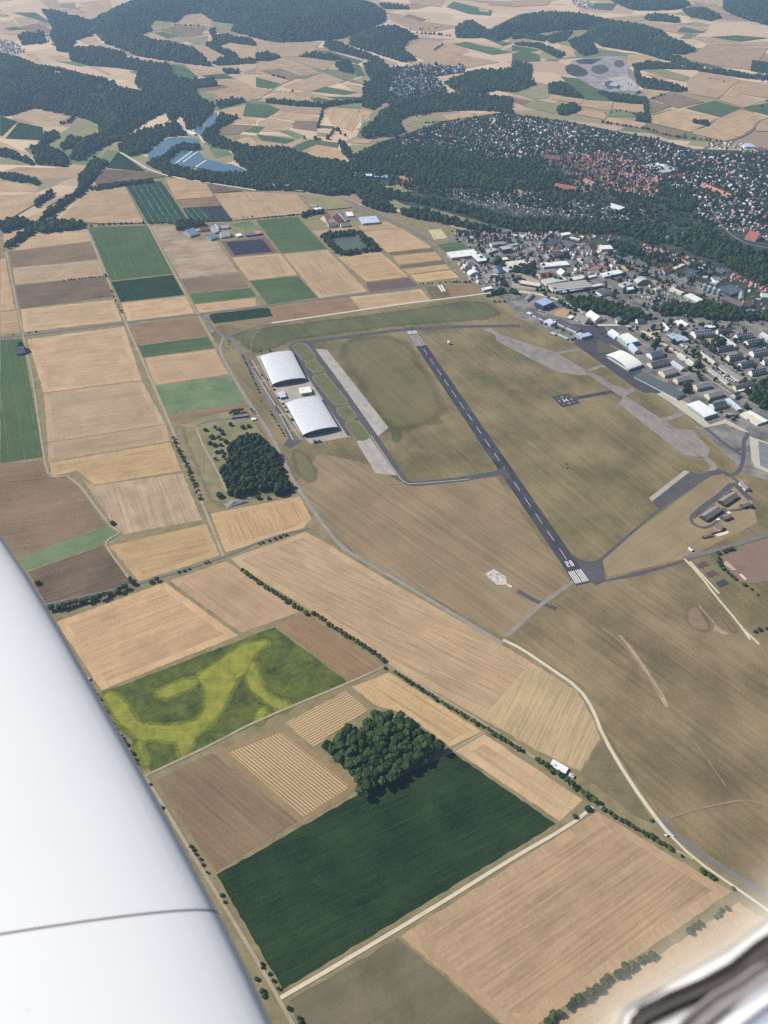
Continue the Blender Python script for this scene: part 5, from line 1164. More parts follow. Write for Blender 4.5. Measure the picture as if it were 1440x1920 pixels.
hangar('I4', (225, 782), (495, 975), (400, 728), 9, 1.2, pm((240, 240, 236)), grw, 'near white hangar with dark shaded end on the sand-coloured apron', sky=False, front=pm((180, 196, 186)), doorm=pm((150, 176, 160)))
hangar('I', (690, 492), (930, 617), (740, 474), 7, .8, pm((92, 102, 96)), pm((214, 222, 220)), 'long low hangar with dark green-grey roof and white front', sky=False, front=pm((214, 226, 224)), doorm=pm((196, 216, 220)))
# four grain silos
def cyl(mb, c, r0, r1, z0, z1, k=20, cap=True):
    for i in range(k):
        a0, a1 = 2 * math.pi * i / k, 2 * math.pi * (i + 1) / k
        mb.quad((c.x + r0 * math.cos(a0), c.y + r0 * math.sin(a0), z0), (c.x + r0 * math.cos(a1), c.y + r0 * math.sin(a1), z0),
                (c.x + r1 * math.cos(a1), c.y + r1 * math.sin(a1), z1), (c.x + r1 * math.cos(a0), c.y + r1 * math.sin(a0), z1))
for i, (p, lb) in enumerate((((470, 992), 'first steel grain silo of four, nearest the brown yard'), ((545, 1020), 'second steel grain silo of four in a row'), ((615, 1048), 'third steel grain silo of four in a row'), ((690, 1072), 'fourth steel grain silo, beside the maroon shed'))):
    c = at('E4', p); r = empty('grain_silo', c, lb, 'silo', 'grain silos beside the railway')
    b1, b2 = MB(), MB()
    cyl(b1, c, 6, 6, 0, 17); cyl(b2, c, 6.3, .8, 17, 21); cyl(b2, c, .8, .8, 21, 22)
    st_ = paint('galvanised', S(176, 190, 200), rough=.35, metal=.3, var=.12, sc_=.5, streak=(1, 1, 3))
    b1.build('body', st_, r, c); b2.build('roof', st_, r, c)
# cathedral towers in the old town
for p, h_, lb in (((232, 665), 44, 'pale tall church tower left in the town'), ((788, 722), 42, 'slim pale church tower in the middle of the old town'), ((994, 765), 42, 'slim pale church tower at the right of the old town')):
    c = at('T', p); r = empty('church_tower', c, lb, 'church tower', 'church towers of the old town')
    b1, b2 = MB(), MB(); w_ = 4.5
    rg = [c + Vector(q) for q in ((-w_, -w_, 0), (w_, -w_, 0), (w_, w_, 0), (-w_, w_, 0))]
    b1.prism(rg, 0, h_ * .72); tip = (c.x, c.y, h_)
    for a0, a1 in zip(rg, rg[1:] + rg[:1]): b2.quad((a0.x, a0.y, h_ * .72), (a1.x, a1.y, h_ * .72), tip)
    b1.build('wall', pm((190, 184, 176)), r, c); b2.build('spire', pm((104, 100, 104)), r, c)
# white radar dome on the grass, windsock ring marks, gravel heap
c = at('Z', (841.5, 645.5)); r = empty('radar_dome', c, 'white radar dome on a low base beside the runway', 'radar dome')
bm = bmesh.new(); bmesh.ops.create_icosphere(bm, subdivisions=3, radius=4.2, matrix=Matrix.Translation((0, 0, 6))); me = bpy.data.meshes.new('dome'); bm.to_mesh(me); bm.free(); me.materials.append(pm((244, 244, 244)))
link(bpy.data.objects.new('dome', me), r); b1 = MB(); cyl(b1, Vector((0, 0, 0)), 2.2, 2.2, 0, 3.2); b1.build('base', pm((206, 206, 204)), r)
bm = bmesh.new(); hpz = atl('X', [(480, 1230), (520, 1280), (770, 1215), (760, 1180), (560, 1185)])
cc = sum(hpz, Vector()) / len(hpz)
vs = [bm.verts.new((p.x - cc.x, p.y - cc.y, 0)) for p in hpz]
for k, zz in ((.6, 3.2), (.25, 5.0)):
    v2 = [bm.verts.new((v_.co.x * k + rnd.uniform(-2, 2), v_.co.y * k + rnd.uniform(-1, 1), zz + rnd.uniform(-.6, .6))) for v_ in vs[:5]]
    for i in range(5): bm.faces.new((vs[(len(vs) // 5 - 1) * 5 + i], vs[(len(vs) // 5 - 1) * 5 + (i + 1) % 5], v2[(i + 1) % 5], v2[i]))
    vs += v2
bm.faces.new(vs[-5:])
me = bpy.data.meshes.new('gravel_heap'); bm.to_mesh(me); bm.free(); me.materials.append(land('gravel', S(112, 112, 116), S(150, 150, 150), blotch=.9, bs=8, streak=0))
o = link(bpy.data.objects.new('gravel_heap', me)); o.location = cc; tag(o, 'long grey gravel heap below the dense grove', 'gravel heap')
# bridge over the river wood
a1, a2 = at('F', (845, 442), 6), at('F', (985, 402), 6)
u_ = (a2 - a1); bl = u_.length; u_.normalize(); n_ = Vector((-u_.y, u_.x, 0)) * 5
br = empty('road_bridge', Vector((a1.x, a1.y, 0)), 'pale road bridge crossing the dark river wood', 'bridge')
b1 = MB(); b1.prism([a1 - n_, a2 - n_, a2 + n_, a1 + n_], 5, 6.2); b1.build('deck', pm((186, 180, 172)), br, br.location)
for k in (-1, 1):
    b1 = MB(); q0, q1 = a1 + n_ * k, a2 + n_ * k; b1.prism([q0 - n_ * .05, q1 - n_ * .05, q1 + n_ * .05, q0 + n_ * .05], 6.2, 7.3); b1.build('parapet', pm((206, 202, 196)), br, br.location)
for k in (.2, .4, .6, .8):
    c_ = a1.lerp(a2, k); b1 = MB(); cyl(b1, c_, 1.2, 1.2, 0, 5); b1.build('pier', pm((150, 146, 140)), br, br.location)
# ------------------------------------------------------------------ trees
def ico(sub):
    bm = bmesh.new(); bmesh.ops.create_icosphere(bm, subdivisions=sub, radius=1)
    v = np.array([tuple(x.co) for x in bm.verts]); f = np.array([[q.index for q in p.verts] for p in bm.faces]); bm.free()
    return v, f
I1_, I2_, I3_ = ico(1), ico(2), ico(3)
lm = [leafmat('leaves_broad', S(56, 80, 42), S(84, 104, 50), S(42, 62, 36)), leafmat('leaves_dry', S(70, 76, 44), S(98, 98, 58), S(52, 60, 38)), leafmat('leaves_dark', S(44, 68, 38), S(64, 88, 46), S(36, 56, 34))]
bark = pm((84, 72, 60))
def crown_mesh(seed, mat, leaf=260, flat=.85):
    r_ = np.random.RandomState(seed)
    v, f = I3_; v = v.copy()
    L = r_.normal(size=(16, 3)); L[:, 2] = np.abs(L[:, 2]) * .8 - .2; L /= np.linalg.norm(L, axis=1)[:, None]
    amp = r_.uniform(.7, 1.15, 16)
    dot = v @ L.T
    rad = .62 + .42 * np.max(amp * np.exp((dot - 1) * 9), axis=1) + r_.uniform(-.06, .06, len(v))
    v = v * rad[:, None]; v[:, 2] = np.where(v[:, 2] < 0, v[:, 2] * .55, v[:, 2] * flat)
    F = [tuple(x) for x in f]; V = [tuple(x) for x in v]
    for _ in range(leaf):           # leaf clumps standing off the crown
        i = r_.randint(len(v)); c = v[i] * r_.uniform(.95, 1.14)
        a = r_.normal(size=3); a /= np.linalg.norm(a); b = np.cross(a, r_.normal(size=3)); b /= np.linalg.norm(b) + 1e-6
        s_ = r_.uniform(.05, .10); n = len(V)
        V += [tuple(c + a * s_), tuple(c + b * s_), tuple(c - a * s_), tuple(c - b * s_ * .8)]; F.append((n, n + 1, n + 2, n + 3))
    me = bpy.data.meshes.new('crown'); me.from_pydata(V, [], F); me.materials.append(mat); me.update()
    return me
def trunk_mesh():
    mb = MB(); cyl(mb, Vector((0, 0, 0)), .09, .055, 0, .62, 8)
    for a in (0.4, 2.5, 4.4):
        n = len(mb.v); d = Vector((math.cos(a), math.sin(a), 0))
        p0, p1 = Vector((0, 0, .45)), d * .4 + Vector((0, 0, .95)); s_ = Vector((-d.y, d.x, 0))
        mb.quad(p0 + s_ * .04, p0 - s_ * .04, p1 - s_ * .015, p1 + s_ * .015); mb.quad(p0 + Vector((0, 0, .05)), p0 - Vector((0, 0, .05)), p1 - Vector((0, 0, .02)), p1 + Vector((0, 0, .02)))
    me = bpy.data.meshes.new('trunk'); me.from_pydata(mb.v, [], mb.f); me.materials.append(bark); me.update()
    return me
CR_ = {k: [crown_mesh(100 * k + i, lm[k]) for i in range(5)] for k in range(3)}
TRUNK = trunk_mesh()
proto = {}
def tree(x, y, r, hgt, kind, label, group, name='broadleaf_tree', cat='tree'):
    """one tree: an Empty at the foot of the trunk, a trunk and a crown"""
    root = bpy.data.objects.new(name, None); col.objects.link(root); root.location = (x, y, ZL[0] if False else .3)
    root.rotation_euler.z = rnd.uniform(0, 6.28); tag(root, label, cat, group)
    c = bpy.data.objects.new('crown', rnd.choice(CR_[kind])); col.objects.link(c); c.parent = root
    cz = hgt * .5
    c.location.z = hgt - r * .85 if hgt > r * 1.7 else r * .5
    c.scale = (r * rnd.uniform(.9, 1.12), r * rnd.uniform(.9, 1.12), r * rnd.uniform(.9, 1.15)); c.rotation_euler.z = rnd.uniform(0, 6.28)
    t = bpy.data.objects.new('trunk', TRUNK); col.objects.link(t); t.parent = root; t.scale = (r * .9, r * .9, hgt * .85)
    return root
def along(P, spacing, jit=0.25):
    out = []
    for a, b in zip(P, P[1:]):
        L_ = (b - a).length; n = max(1, int(L_ / spacing))
        for i in range(n):
            p = a.lerp(b, (i + rnd.uniform(.5 - jit, .5 + jit)) / n); out.append(p)
    return out
def fill(P, sp, jit=.4):
    x0, x1 = min(p.x for p in P), max(p.x for p in P); y0, y1 = min(p.y for p in P), max(p.y for p in P)
    gx, gy = np.meshgrid(np.arange(x0, x1, sp), np.arange(y0, y1, sp * .87))
    gx = gx + (np.arange(gx.shape[0]) % 2)[:, None] * sp / 2
    x, y = gx.ravel(), gy.ravel(); x = x + nr.uniform(-jit, jit, len(x)) * sp; y = y + nr.uniform(-jit, jit, len(y)) * sp
    k = inside(P, x, y); return x[k], y[k]
def nprow(v, pts, spacing, r0, r1, h, kind, label, group, z=None, skip=0.0, name='broadleaf_tree', cat='tree', off=1.5):
    for p in along(atl(v, pts, h * .5), spacing):
        if rnd.random() < skip: continue
        r = rnd.uniform(r0, r1); hh = h * rnd.uniform(.75, 1.2)
        tree(p.x + rnd.uniform(-off, off), p.y + rnd.uniform(-off, off), r, hh, kind if kind is not None else rnd.choice((0, 0, 1, 2)), label, group, name, cat)
# the two woods one can look into, tree by tree
W1 = atl('O', [(130, 600), (260, 520), (385, 455), (440, 415), (500, 405), (560, 425), (640, 480), (740, 555), (790, 610), (740, 650), (620, 720), (480, 820), (345, 875), (318, 800), (300, 745), (215, 685)], 7)
x, y = fill(W1, 9.6, .36)
for i in range(len(x)):
    tree(x[i], y[i], rnd.uniform(5.6, 9.4), rnd.uniform(14, 22), rnd.choice((0, 0, 2)), 'dark green broadleaf tree crowded in the square wood beside the dark green field', 'trees of the square wood')
W2 = atl('X', [(600, 530), (640, 490), (720, 455), (800, 440), (900, 460), (960, 540), (1030, 620), (1080, 740), (1130, 850), (1190, 980), (1240, 1080), (1130, 1130), (1000, 1060), (840, 1080), (640, 1130), (560, 1120), (500, 1000), (440, 850), (500, 760), (560, 700), (540, 590)], 6)
for p, r, h in (((270, 390), 5, 8), ((380, 370), 5, 9), ((430, 385), 6, 10), ((460, 430), 5.5, 9), ((340, 470), 6.5, 10), ((320, 540), 6, 9), ((370, 560), 6, 9), ((420, 480), 5, 9), ((500, 520), 6, 10), ((440, 560), 5, 8), ((400, 640), 5, 8), ((380, 720), 4, 7), ((455, 640), 5, 9), ((480, 700), 5, 9)):
    q = at('X', p, h * .5); tree(q.x, q.y, r, h, 2, 'round dark tree in the loose cluster left of the dense grove', 'loose trees left of the dense grove')
for p, r, h, lb in (((555, 330), 5.5, 8, 'round tree on the bare ground above the dense grove, left of a pair'), ((690, 360), 6, 9, 'broad tree on the bare ground above the dense grove'), ((755, 350), 5.5, 8, 'bushy tree beside the road corner above the dense grove'),
                    ((430, 1130), 7.5, 9, 'large round tree standing alone left of the gravel heap'), ((860, 1150), 6, 9, 'round tree standing out at the lower edge of the grove'), ((980, 1160), 4.5, 6, 'pale dry bush at the lower edge of the grove')):
    q = at('X', p, h * .5); tree(q.x, q.y, r, h, 1 if 'dry' in lb else 2, lb, None)
for p in ((555, 210), (585, 190), (615, 185), (650, 180), (685, 175), (600, 215), (640, 210)):
    q = at('X', p, 5); tree(q.x, q.y, 4.5, 10, 2, 'dark conifer-like tree behind the long narrow grey shed', 'dark trees behind the narrow shed')
for p in ((785, 170), (800, 190)):
    q = at('X', p, 5); tree(q.x, q.y, 3, 9, 2, 'slim dark tree at the road bend by the narrow shed', 'slim trees at the road bend')
# the long hedgerow
HG1 = 'trees of the long straight hedgerow'
nprow('Z', [(452, 1068), (500, 1102), (560, 1140), (577, 1150)], 7.5, 3.6, 5.0, 8, None, 'tree in the upper stretch of the long straight hedgerow', HG1, off=1)
nprow('Z', [(585, 1146), (620, 1172), (680, 1210), (722, 1240)], 8.5, 3.6, 5.2, 8.5, 1, 'yellowish tree in the hedgerow stretch beside the red-brown field', HG1 + ', yellowish stretch', off=1)
nprow('Z', [(738, 1258), (800, 1300), (860, 1335), (905, 1362)], 6.5, 2.6, 3.8, 7, 0, 'slim tree in the hedgerow stretch beside the yellow stubble', HG1 + ', middle stretch', off=.8)
nprow('Z', [(912, 1366), (960, 1396), (980, 1408)], 7.5, 3.6, 4.8, 8, 0, 'round tree in the hedgerow stretch below the corner of the yellow stubble', HG1 + ', lower stretch', off=1)
nprow('Z', [(1003, 1420), (1050, 1452), (1085, 1480), (1120, 1505)], 7, 3.8, 5.6, 9, 0, 'large dark tree in the hedgerow beside the white flat shed', HG1 + ', by the shed', off=1)
nprow('Z', [(1130, 1515), (1180, 1545), (1240, 1580), (1262, 1592)], 6.5, 2.8, 4.4, 6.5, 0, 'dark bush in the hedgerow beyond the farm track crossing', HG1 + ', beyond the crossing', name='bush', cat='bush', off=1)
nprow('Z', [(1308, 1625), (1345, 1652)], 6.5, 3, 4.2, 6, 0, 'bush in the short thicket beside the grey road bend', 'bushes by the road bend', name='bush', cat='bush')
for p, r, h, lb in (((1102, 1515), 4.8, 8, 'round tree where the pale farm track meets the hedgerow'), ((1078, 1530), 4.0, 6, 'bush on the green strip beside the farm track, near the hedgerow'), ((1375, 1665), 2.6, 4, 'small bush at the tip of the big stubble field'),
                    ((1278, 1604), 2.2, 3.5, 'tiny bush beside the pale track and grey road'), ((722, 1252), 3.2, 5, 'dark bush at the corner of the red-brown field'), ((1222, 1538), 2.6, 4, 'small bush right of the pale track'),
                    ((210, 980), 5.5, 8, 'lone dark tree at the bend of the ditch'), ((70, 1092), 5.5, 8, 'lone tree on the dark brown field by the wing')):
    q = at('Z', p, h * .5); tree(q.x, q.y, r, h, 0, lb, None)
# row beside the wing, hedge at the brown field, tracks
nprow('Z', [(92, 1142), (135, 1132), (190, 1118), (240, 1100)], 9, 5.5, 7.2, 11, None, 'tall bushy tree in the dense row below the dark brown field', 'dense tree row below the dark brown field')
nprow('Z', [(242, 1085), (252, 1096)], 6, 4, 5, 8, 2, 'dark tree at the end of the farm road beside the stubble', 'trees at the farm road corner')
nprow('Z', [(280, 1090), (300, 1084)], 8, 4.5, 5.5, 8, 0, 'round tree of the pair between stubble and farm road', 'pair of trees at the farm road')
nprow('M', [(1000, 520), (1075, 495)], 7, 2.2, 3, 4, 2, 'low bush on the first bank along the farm road', 'low bushes along the farm road', name='bush', cat='bush'); nprow('M', [(1135, 468), (1190, 455)], 7, 2.4, 3.2, 4, 2, 'low bush on the second bank along the farm road', 'low bushes along the farm road', name='bush', cat='bush')
nprow('G', [(960, 640), (1010, 740), (1060, 840), (1100, 960), (1125, 1010)], 11, 3.4, 5.4, 7.5, 0, 'tree in the row along the track left of the grove', 'tree row left of the grove', skip=.1)
nprow('L', [(0, 362), (60, 345), (90, 335), (190, 300)], 9, 2.2, 3.2, 4, 2, 'low bush between the two stubble fields below the grove', 'bushes between the stubble fields', name='bush', cat='bush')
nprow('N', [(195, 245), (260, 330), (330, 460), (370, 535), (420, 610), (500, 735)], 8, 2.2, 3.6, 4.5, None, 'bush in the strip between the wing and the yellow-green field', 'bushes beside the wing', skip=.15, name='bush', cat='bush', off=2)
nprow('N', [(530, 800), (570, 850), (600, 930), (650, 990)], 9, 2.0, 3.2, 4, None, 'bush beside the dirt track at the brown field', 'bushes along the dirt track', skip=.3, name='bush', cat='bush')
nprow('Z', [(345, 1575), (372, 1608), (400, 1655), (430, 1705)], 8, 1.8, 2.8, 3.5, None, 'small bush on the verge of the dirt track by the dark green field', 'bushes on the dirt track verge', skip=.45, name='bush', cat='bush')
nprow('R', [(10, 780), (60, 850), (140, 960)], 7, 2, 3, 3.5, 2, 'dark bush between track and dark green field at the junction', 'bushes at the track junction', name='bush', cat='bush')
nprow('R', [(0, 880), (60, 1010)], 8, 2.5, 3.4, 4, 0, 'bush left of the track junction near the wing', 'bushes left of the junction', name='bush', cat='bush')
nprow('R', [(170, 1030), (220, 1080), (270, 1140)], 7, 2.6, 3.4, 4, 2, 'bush at the corner of the rough meadow below the junction', 'bushes at the rough meadow', name='bush', cat='bush')
nprow('Q', [(170, 1140), (300, 1070), (400, 985), (500, 930), (600, 860), (700, 800), (800, 730)], 8, 4, 6.5, 8, None, 'tree in the broad hedge between the two lowest stubble fields', 'broad hedge at the lower right', off=2.5)
nprow('Q', [(980, 620), (1040, 580), (1090, 565)], 8, 3.5, 5, 7, 1, 'tree in the middle clump between the two lowest stubble fields', 'middle hedge clump at the lower right'); nprow('Q', [(1120, 540), (1220, 480)], 7, 2.6, 3.6, 5, 0, 'bush in the upper clump between the two lowest stubble fields', 'upper hedge clump at the lower right', name='bush', cat='bush')
nprow('K3', [(650, 160), (700, 230), (740, 330), (800, 410), (900, 490), (1000, 560), (1100, 610)], 7, 3.4, 4.8, 6, 0, 'tree in the curved row beside the pinkish sports ground', 'curved tree row at the sports ground')
nprow('K3', [(1130, 640), (1220, 700), (1300, 780)], 7, 2.2, 3.2, 4, 2, 'bush at the lower end of the curved row', 'bushes of the curved row', name='bush', cat='bush'); nprow('K3', [(620, 140), (720, 120), (820, 95), (950, 60)], 9, 3.5, 5, 6, 2, 'dark tree along the road above the sports ground', 'trees along the sports ground road')
nprow('K3', [(1200, 1330), (1300, 1290), (1440, 1250)], 8, 3, 4.2, 5, 2, 'dark bush at the right edge of the photo by the white line track', 'bushes at the right edge', name='bush', cat='bush')
nprow('H', [(160, 250), (210, 360), (260, 470)], 11, 1.8, 2.6, 4, 2, 'small street tree along the upper hangar road', 'street trees along the hangar road', off=.4); nprow('H', [(315, 565), (360, 640), (405, 720)], 11, 1.8, 2.6, 4, 2, 'small street tree along the lower hangar road', 'street trees along the lower hangar road', off=.4)
# ---- masses of trees nobody could count
def mass(name, groups, mat, sub, label):
    """many crowns in one mesh; groups = (x, y, z, r) arrays"""
    X = np.concatenate([g_[0] for g_ in groups]); Y = np.concatenate([g_[1] for g_ in groups]); Zz = np.concatenate([g_[2] for g_ in groups]); Rr = np.concatenate([g_[3] for g_ in groups])
    bv, bf = {1: I1_, 2: I2_}[sub]
    n, k = len(X), len(bv)
    sc3 = Rr[:, None] * nr.uniform(.8, 1.2, (n, 3)); sc3[:, 2] = Rr * nr.uniform(.85, 1.4, n)
    V = bv[None] * sc3[:, None, :] * (1 + nr.uniform(-.2, .2, (n, k, 1)))
    V = V + np.stack([X, Y, Zz], 1)[:, None, :]
    F = (bf[None] + (np.arange(n) * k)[:, None, None]).reshape(-1, 3)
    me = bpy.data.meshes.new(name)
    me.vertices.add(n * k); me.vertices.foreach_set('co', V.ravel().astype(np.float32))
    me.loops.add(len(F) * 3); me.loops.foreach_set('vertex_index', F.ravel().astype(np.int32))
    me.polygons.add(len(F)); me.polygons.foreach_set('loop_start', (np.arange(len(F)) * 3).astype(np.int32))
    me.update(calc_edges=True); me.materials.append(mat)
    a = me.attributes.new('tint', 'FLOAT', 'POINT'); a.data.foreach_set('value', np.repeat(nr.uniform(0, 1, n), k).astype(np.float32))
    o = link(bpy.data.objects.new(name, me)); tag(o, label, 'trees', kind='stuff'); return o
lf_far = leafmat('leaves_forest', S(30, 52, 30), S(72, 90, 46), S(28, 48, 30), attr=True, sc_=.01)
lf_mid = leafmat('leaves_woods', S(28, 48, 27), S(70, 88, 45), S(28, 46, 28), attr=True, sc_=.15)
lf_town = leafmat('leaves_gardens', S(28, 48, 30), S(60, 80, 46), S(26, 44, 30), attr=True, sc_=.2)
dkfloor = land('forest_floor', S(26, 42, 32), S(40, 56, 40), streak=0, blotch=.5, bs=60, grain=0)
clearing = land('clearing', S(168, 144, 110), S(200, 174, 138), blotch=.4, bs=60, grain=0)
forest = []
def hill(v, pts, H, sp, name='hill', reach=None, holes=()):
    """a wooded hill: raised ground under a canopy of crowns"""
    P = atl(v, pts)
    x0, x1 = min(p.x for p in P), max(p.x for p in P); y0, y1 = min(p.y for p in P), max(p.y for p in P)
    rch = reach or min(x1 - x0, y1 - y0) * .45
    hz = lambda x, y: H * np.sin(np.clip(edge_dist(P, x, y) / rch, 0, 1) * math.pi / 2) ** 1.2
    x, y = fill(P, sp, .35); HP = [atl(v, h_, H * .8) for h_ in holes]
    for h_ in HP: k = ~inside(h_, x, y); x, y = x[k], y[k]
    z = hz(x, y) + 3 * np.sin(x * .011) * np.sin(y * .009 + 1)
    r = (.42 + .62 * nr.uniform(size=len(x)) ** 1.5) * sp
    forest.append((x, y, z + r * .5, r))
    # ground below
    st_ = sp * 3.2
    nx, ny = int((x1 - x0) / st_) + 2, int((y1 - y0) / st_) + 2
    gx, gy = np.meshgrid(x0 + np.arange(nx) * st_, y0 + np.arange(ny) * st_)
    ins = inside(P, gx.ravel(), gy.ravel()); zz = np.where(ins, hz(gx.ravel(), gy.ravel()), 0) + .6
    V = list(zip(gx.ravel(), gy.ravel(), zz)); F = []; mi = []
    cl_ = np.zeros(len(zz), bool)
    for h_ in HP: cl_ |= inside(h_, gx.ravel(), gy.ravel())
    for j in range(ny - 1):
        for i in range(nx - 1):
            q = (j * nx + i, j * nx + i + 1, (j + 1) * nx + i + 1, (j + 1) * nx + i)
            if sum(ins[list(q)]) >= 4: F.append(q); mi.append(1 if sum(cl_[list(q)]) >= 2 else 0)
    if F: struct(mesh_obj(name, V, F, [dkfloor, clearing], None, mi, smooth=True))
hill('Z', [(170, 45), (215, 24), (262, 8), (330, -6), (500, -10), (640, 6), (720, 22), (722, 40), (690, 55), (640, 72), (580, 78), (520, 80), (480, 72), (462, 66), (437, 60), (440, 45), (400, 40), (375, 24), (345, 28), (328, 42), (290, 38), (278, 48), (286, 58), (255, 66), (300, 88), (375, 102), (392, 124), (350, 120), (262, 106), (238, 96), (200, 82), (178, 62)], 60, 17, reach=180)
hill('B', [(525, 232), (580, 205), (640, 190), (740, 178), (830, 182), (910, 215), (850, 230), (820, 285), (905, 340), (830, 352), (740, 325), (640, 292), (530, 255)], 45, 14, reach=130)
hill('Z', [(900, 70), (960, 40), (1000, 34), (1060, 34), (1100, 38), (1130, 46), (1200, 58), (1250, 68), (1262, 84), (1302, 97), (1280, 103), (1250, 100), (1210, 86), (1268, 112), (1320, 130), (1290, 126), (1250, 114), (1190, 97), (1130, 88), (1096, 68), (1108, 56), (1045, 58), (1000, 64), (960, 66), (935, 78)], 40, 15, reach=110)
hill('A', [(-100, 320), (0, 318), (110, 335), (250, 392), (330, 400), (400, 412), (560, 450), (640, 455), (660, 500), (700, 510), (780, 515), (860, 555), (900, 595), (912, 640), (830, 680), (740, 740), (620, 790), (540, 840), (400, 905), (440, 800), (560, 760), (555, 700), (480, 668), (390, 650), (190, 610), (40, 655), (-100, 640)], 45, 11.5, reach=190, holes=[[(470, 478), (545, 465), (665, 500), (630, 522)], [(290, 400), (360, 402), (375, 432), (310, 428)], [(500, 372), (560, 372), (640, 425), (590, 425)]])
hill('A', [(1190, 20), (1300, -10), (1440, -10), (1440, 180), (1310, 180), (1335, 130), (1200, 118), (1185, 70)], 20, 15)
hill('C', [(1190, 0), (1440, -10), (1440, 145), (1330, 115), (1230, 80), (1190, 55)], 25, 17)
hill('C', [(550, 0), (700, -15), (950, -5), (1000, 30), (920, 55), (800, 60), (700, 60), (640, 45)], 20, 17)
hill('C', [(740, 100), (800, 85), (940, 110), (930, 130), (760, 115)], 10, 14); hill('C', [(960, 60), (1080, 55), (1180, 100), (1120, 120), (1000, 95)], 12, 14)
flat = []
x, y = fill(W2, 9.5, .4); r = nr.uniform(4.2, 7.2, len(x)); flat.append((x, y, nr.uniform(6, 11, len(x)), r)); flat.append((x, y, r * .6, r))
def wood(v, pts, sp, r0=.55, r1=.85, dens=1.0, z=.6, into=None):
    P = atl(v, pts); x, y = fill(P, sp, .42)
    if dens < 1: k = nr.uniform(size=len(x)) < dens; x, y = x[k], y[k]
    k = nr.uniform(size=len(x)) < (.86 + .14 * (edge_dist(P, x, y) > 12)); x, y = x[k], y[k]
    r = sp * (r0 * .8 + (r1 * 1.25 - r0 * .8) * nr.uniform(size=len(x)) ** 1.6)
    (flat if into is None else into).append((x, y, r * z + 2.5 * (r > 4), r))
def lines(v, pts, sp, r0, r1, into=None, w=0):
    q = along(atl(v, pts), sp, .4)
    x = np.array([p.x for p in q]) + nr.uniform(-1, 1, len(q)) * (w + 1); y = np.array([p.y for p in q]) + nr.uniform(-1, 1, len(q)) * (w + 1); r = nr.uniform(r0, r1, len(q))
    (flat if into is None else into).append((x, y, r * .7, r))
scrub = land('scrub', S(54, 72, 46), S(104, 110, 74), streak=0, blotch=1, bs=50, grain=0)
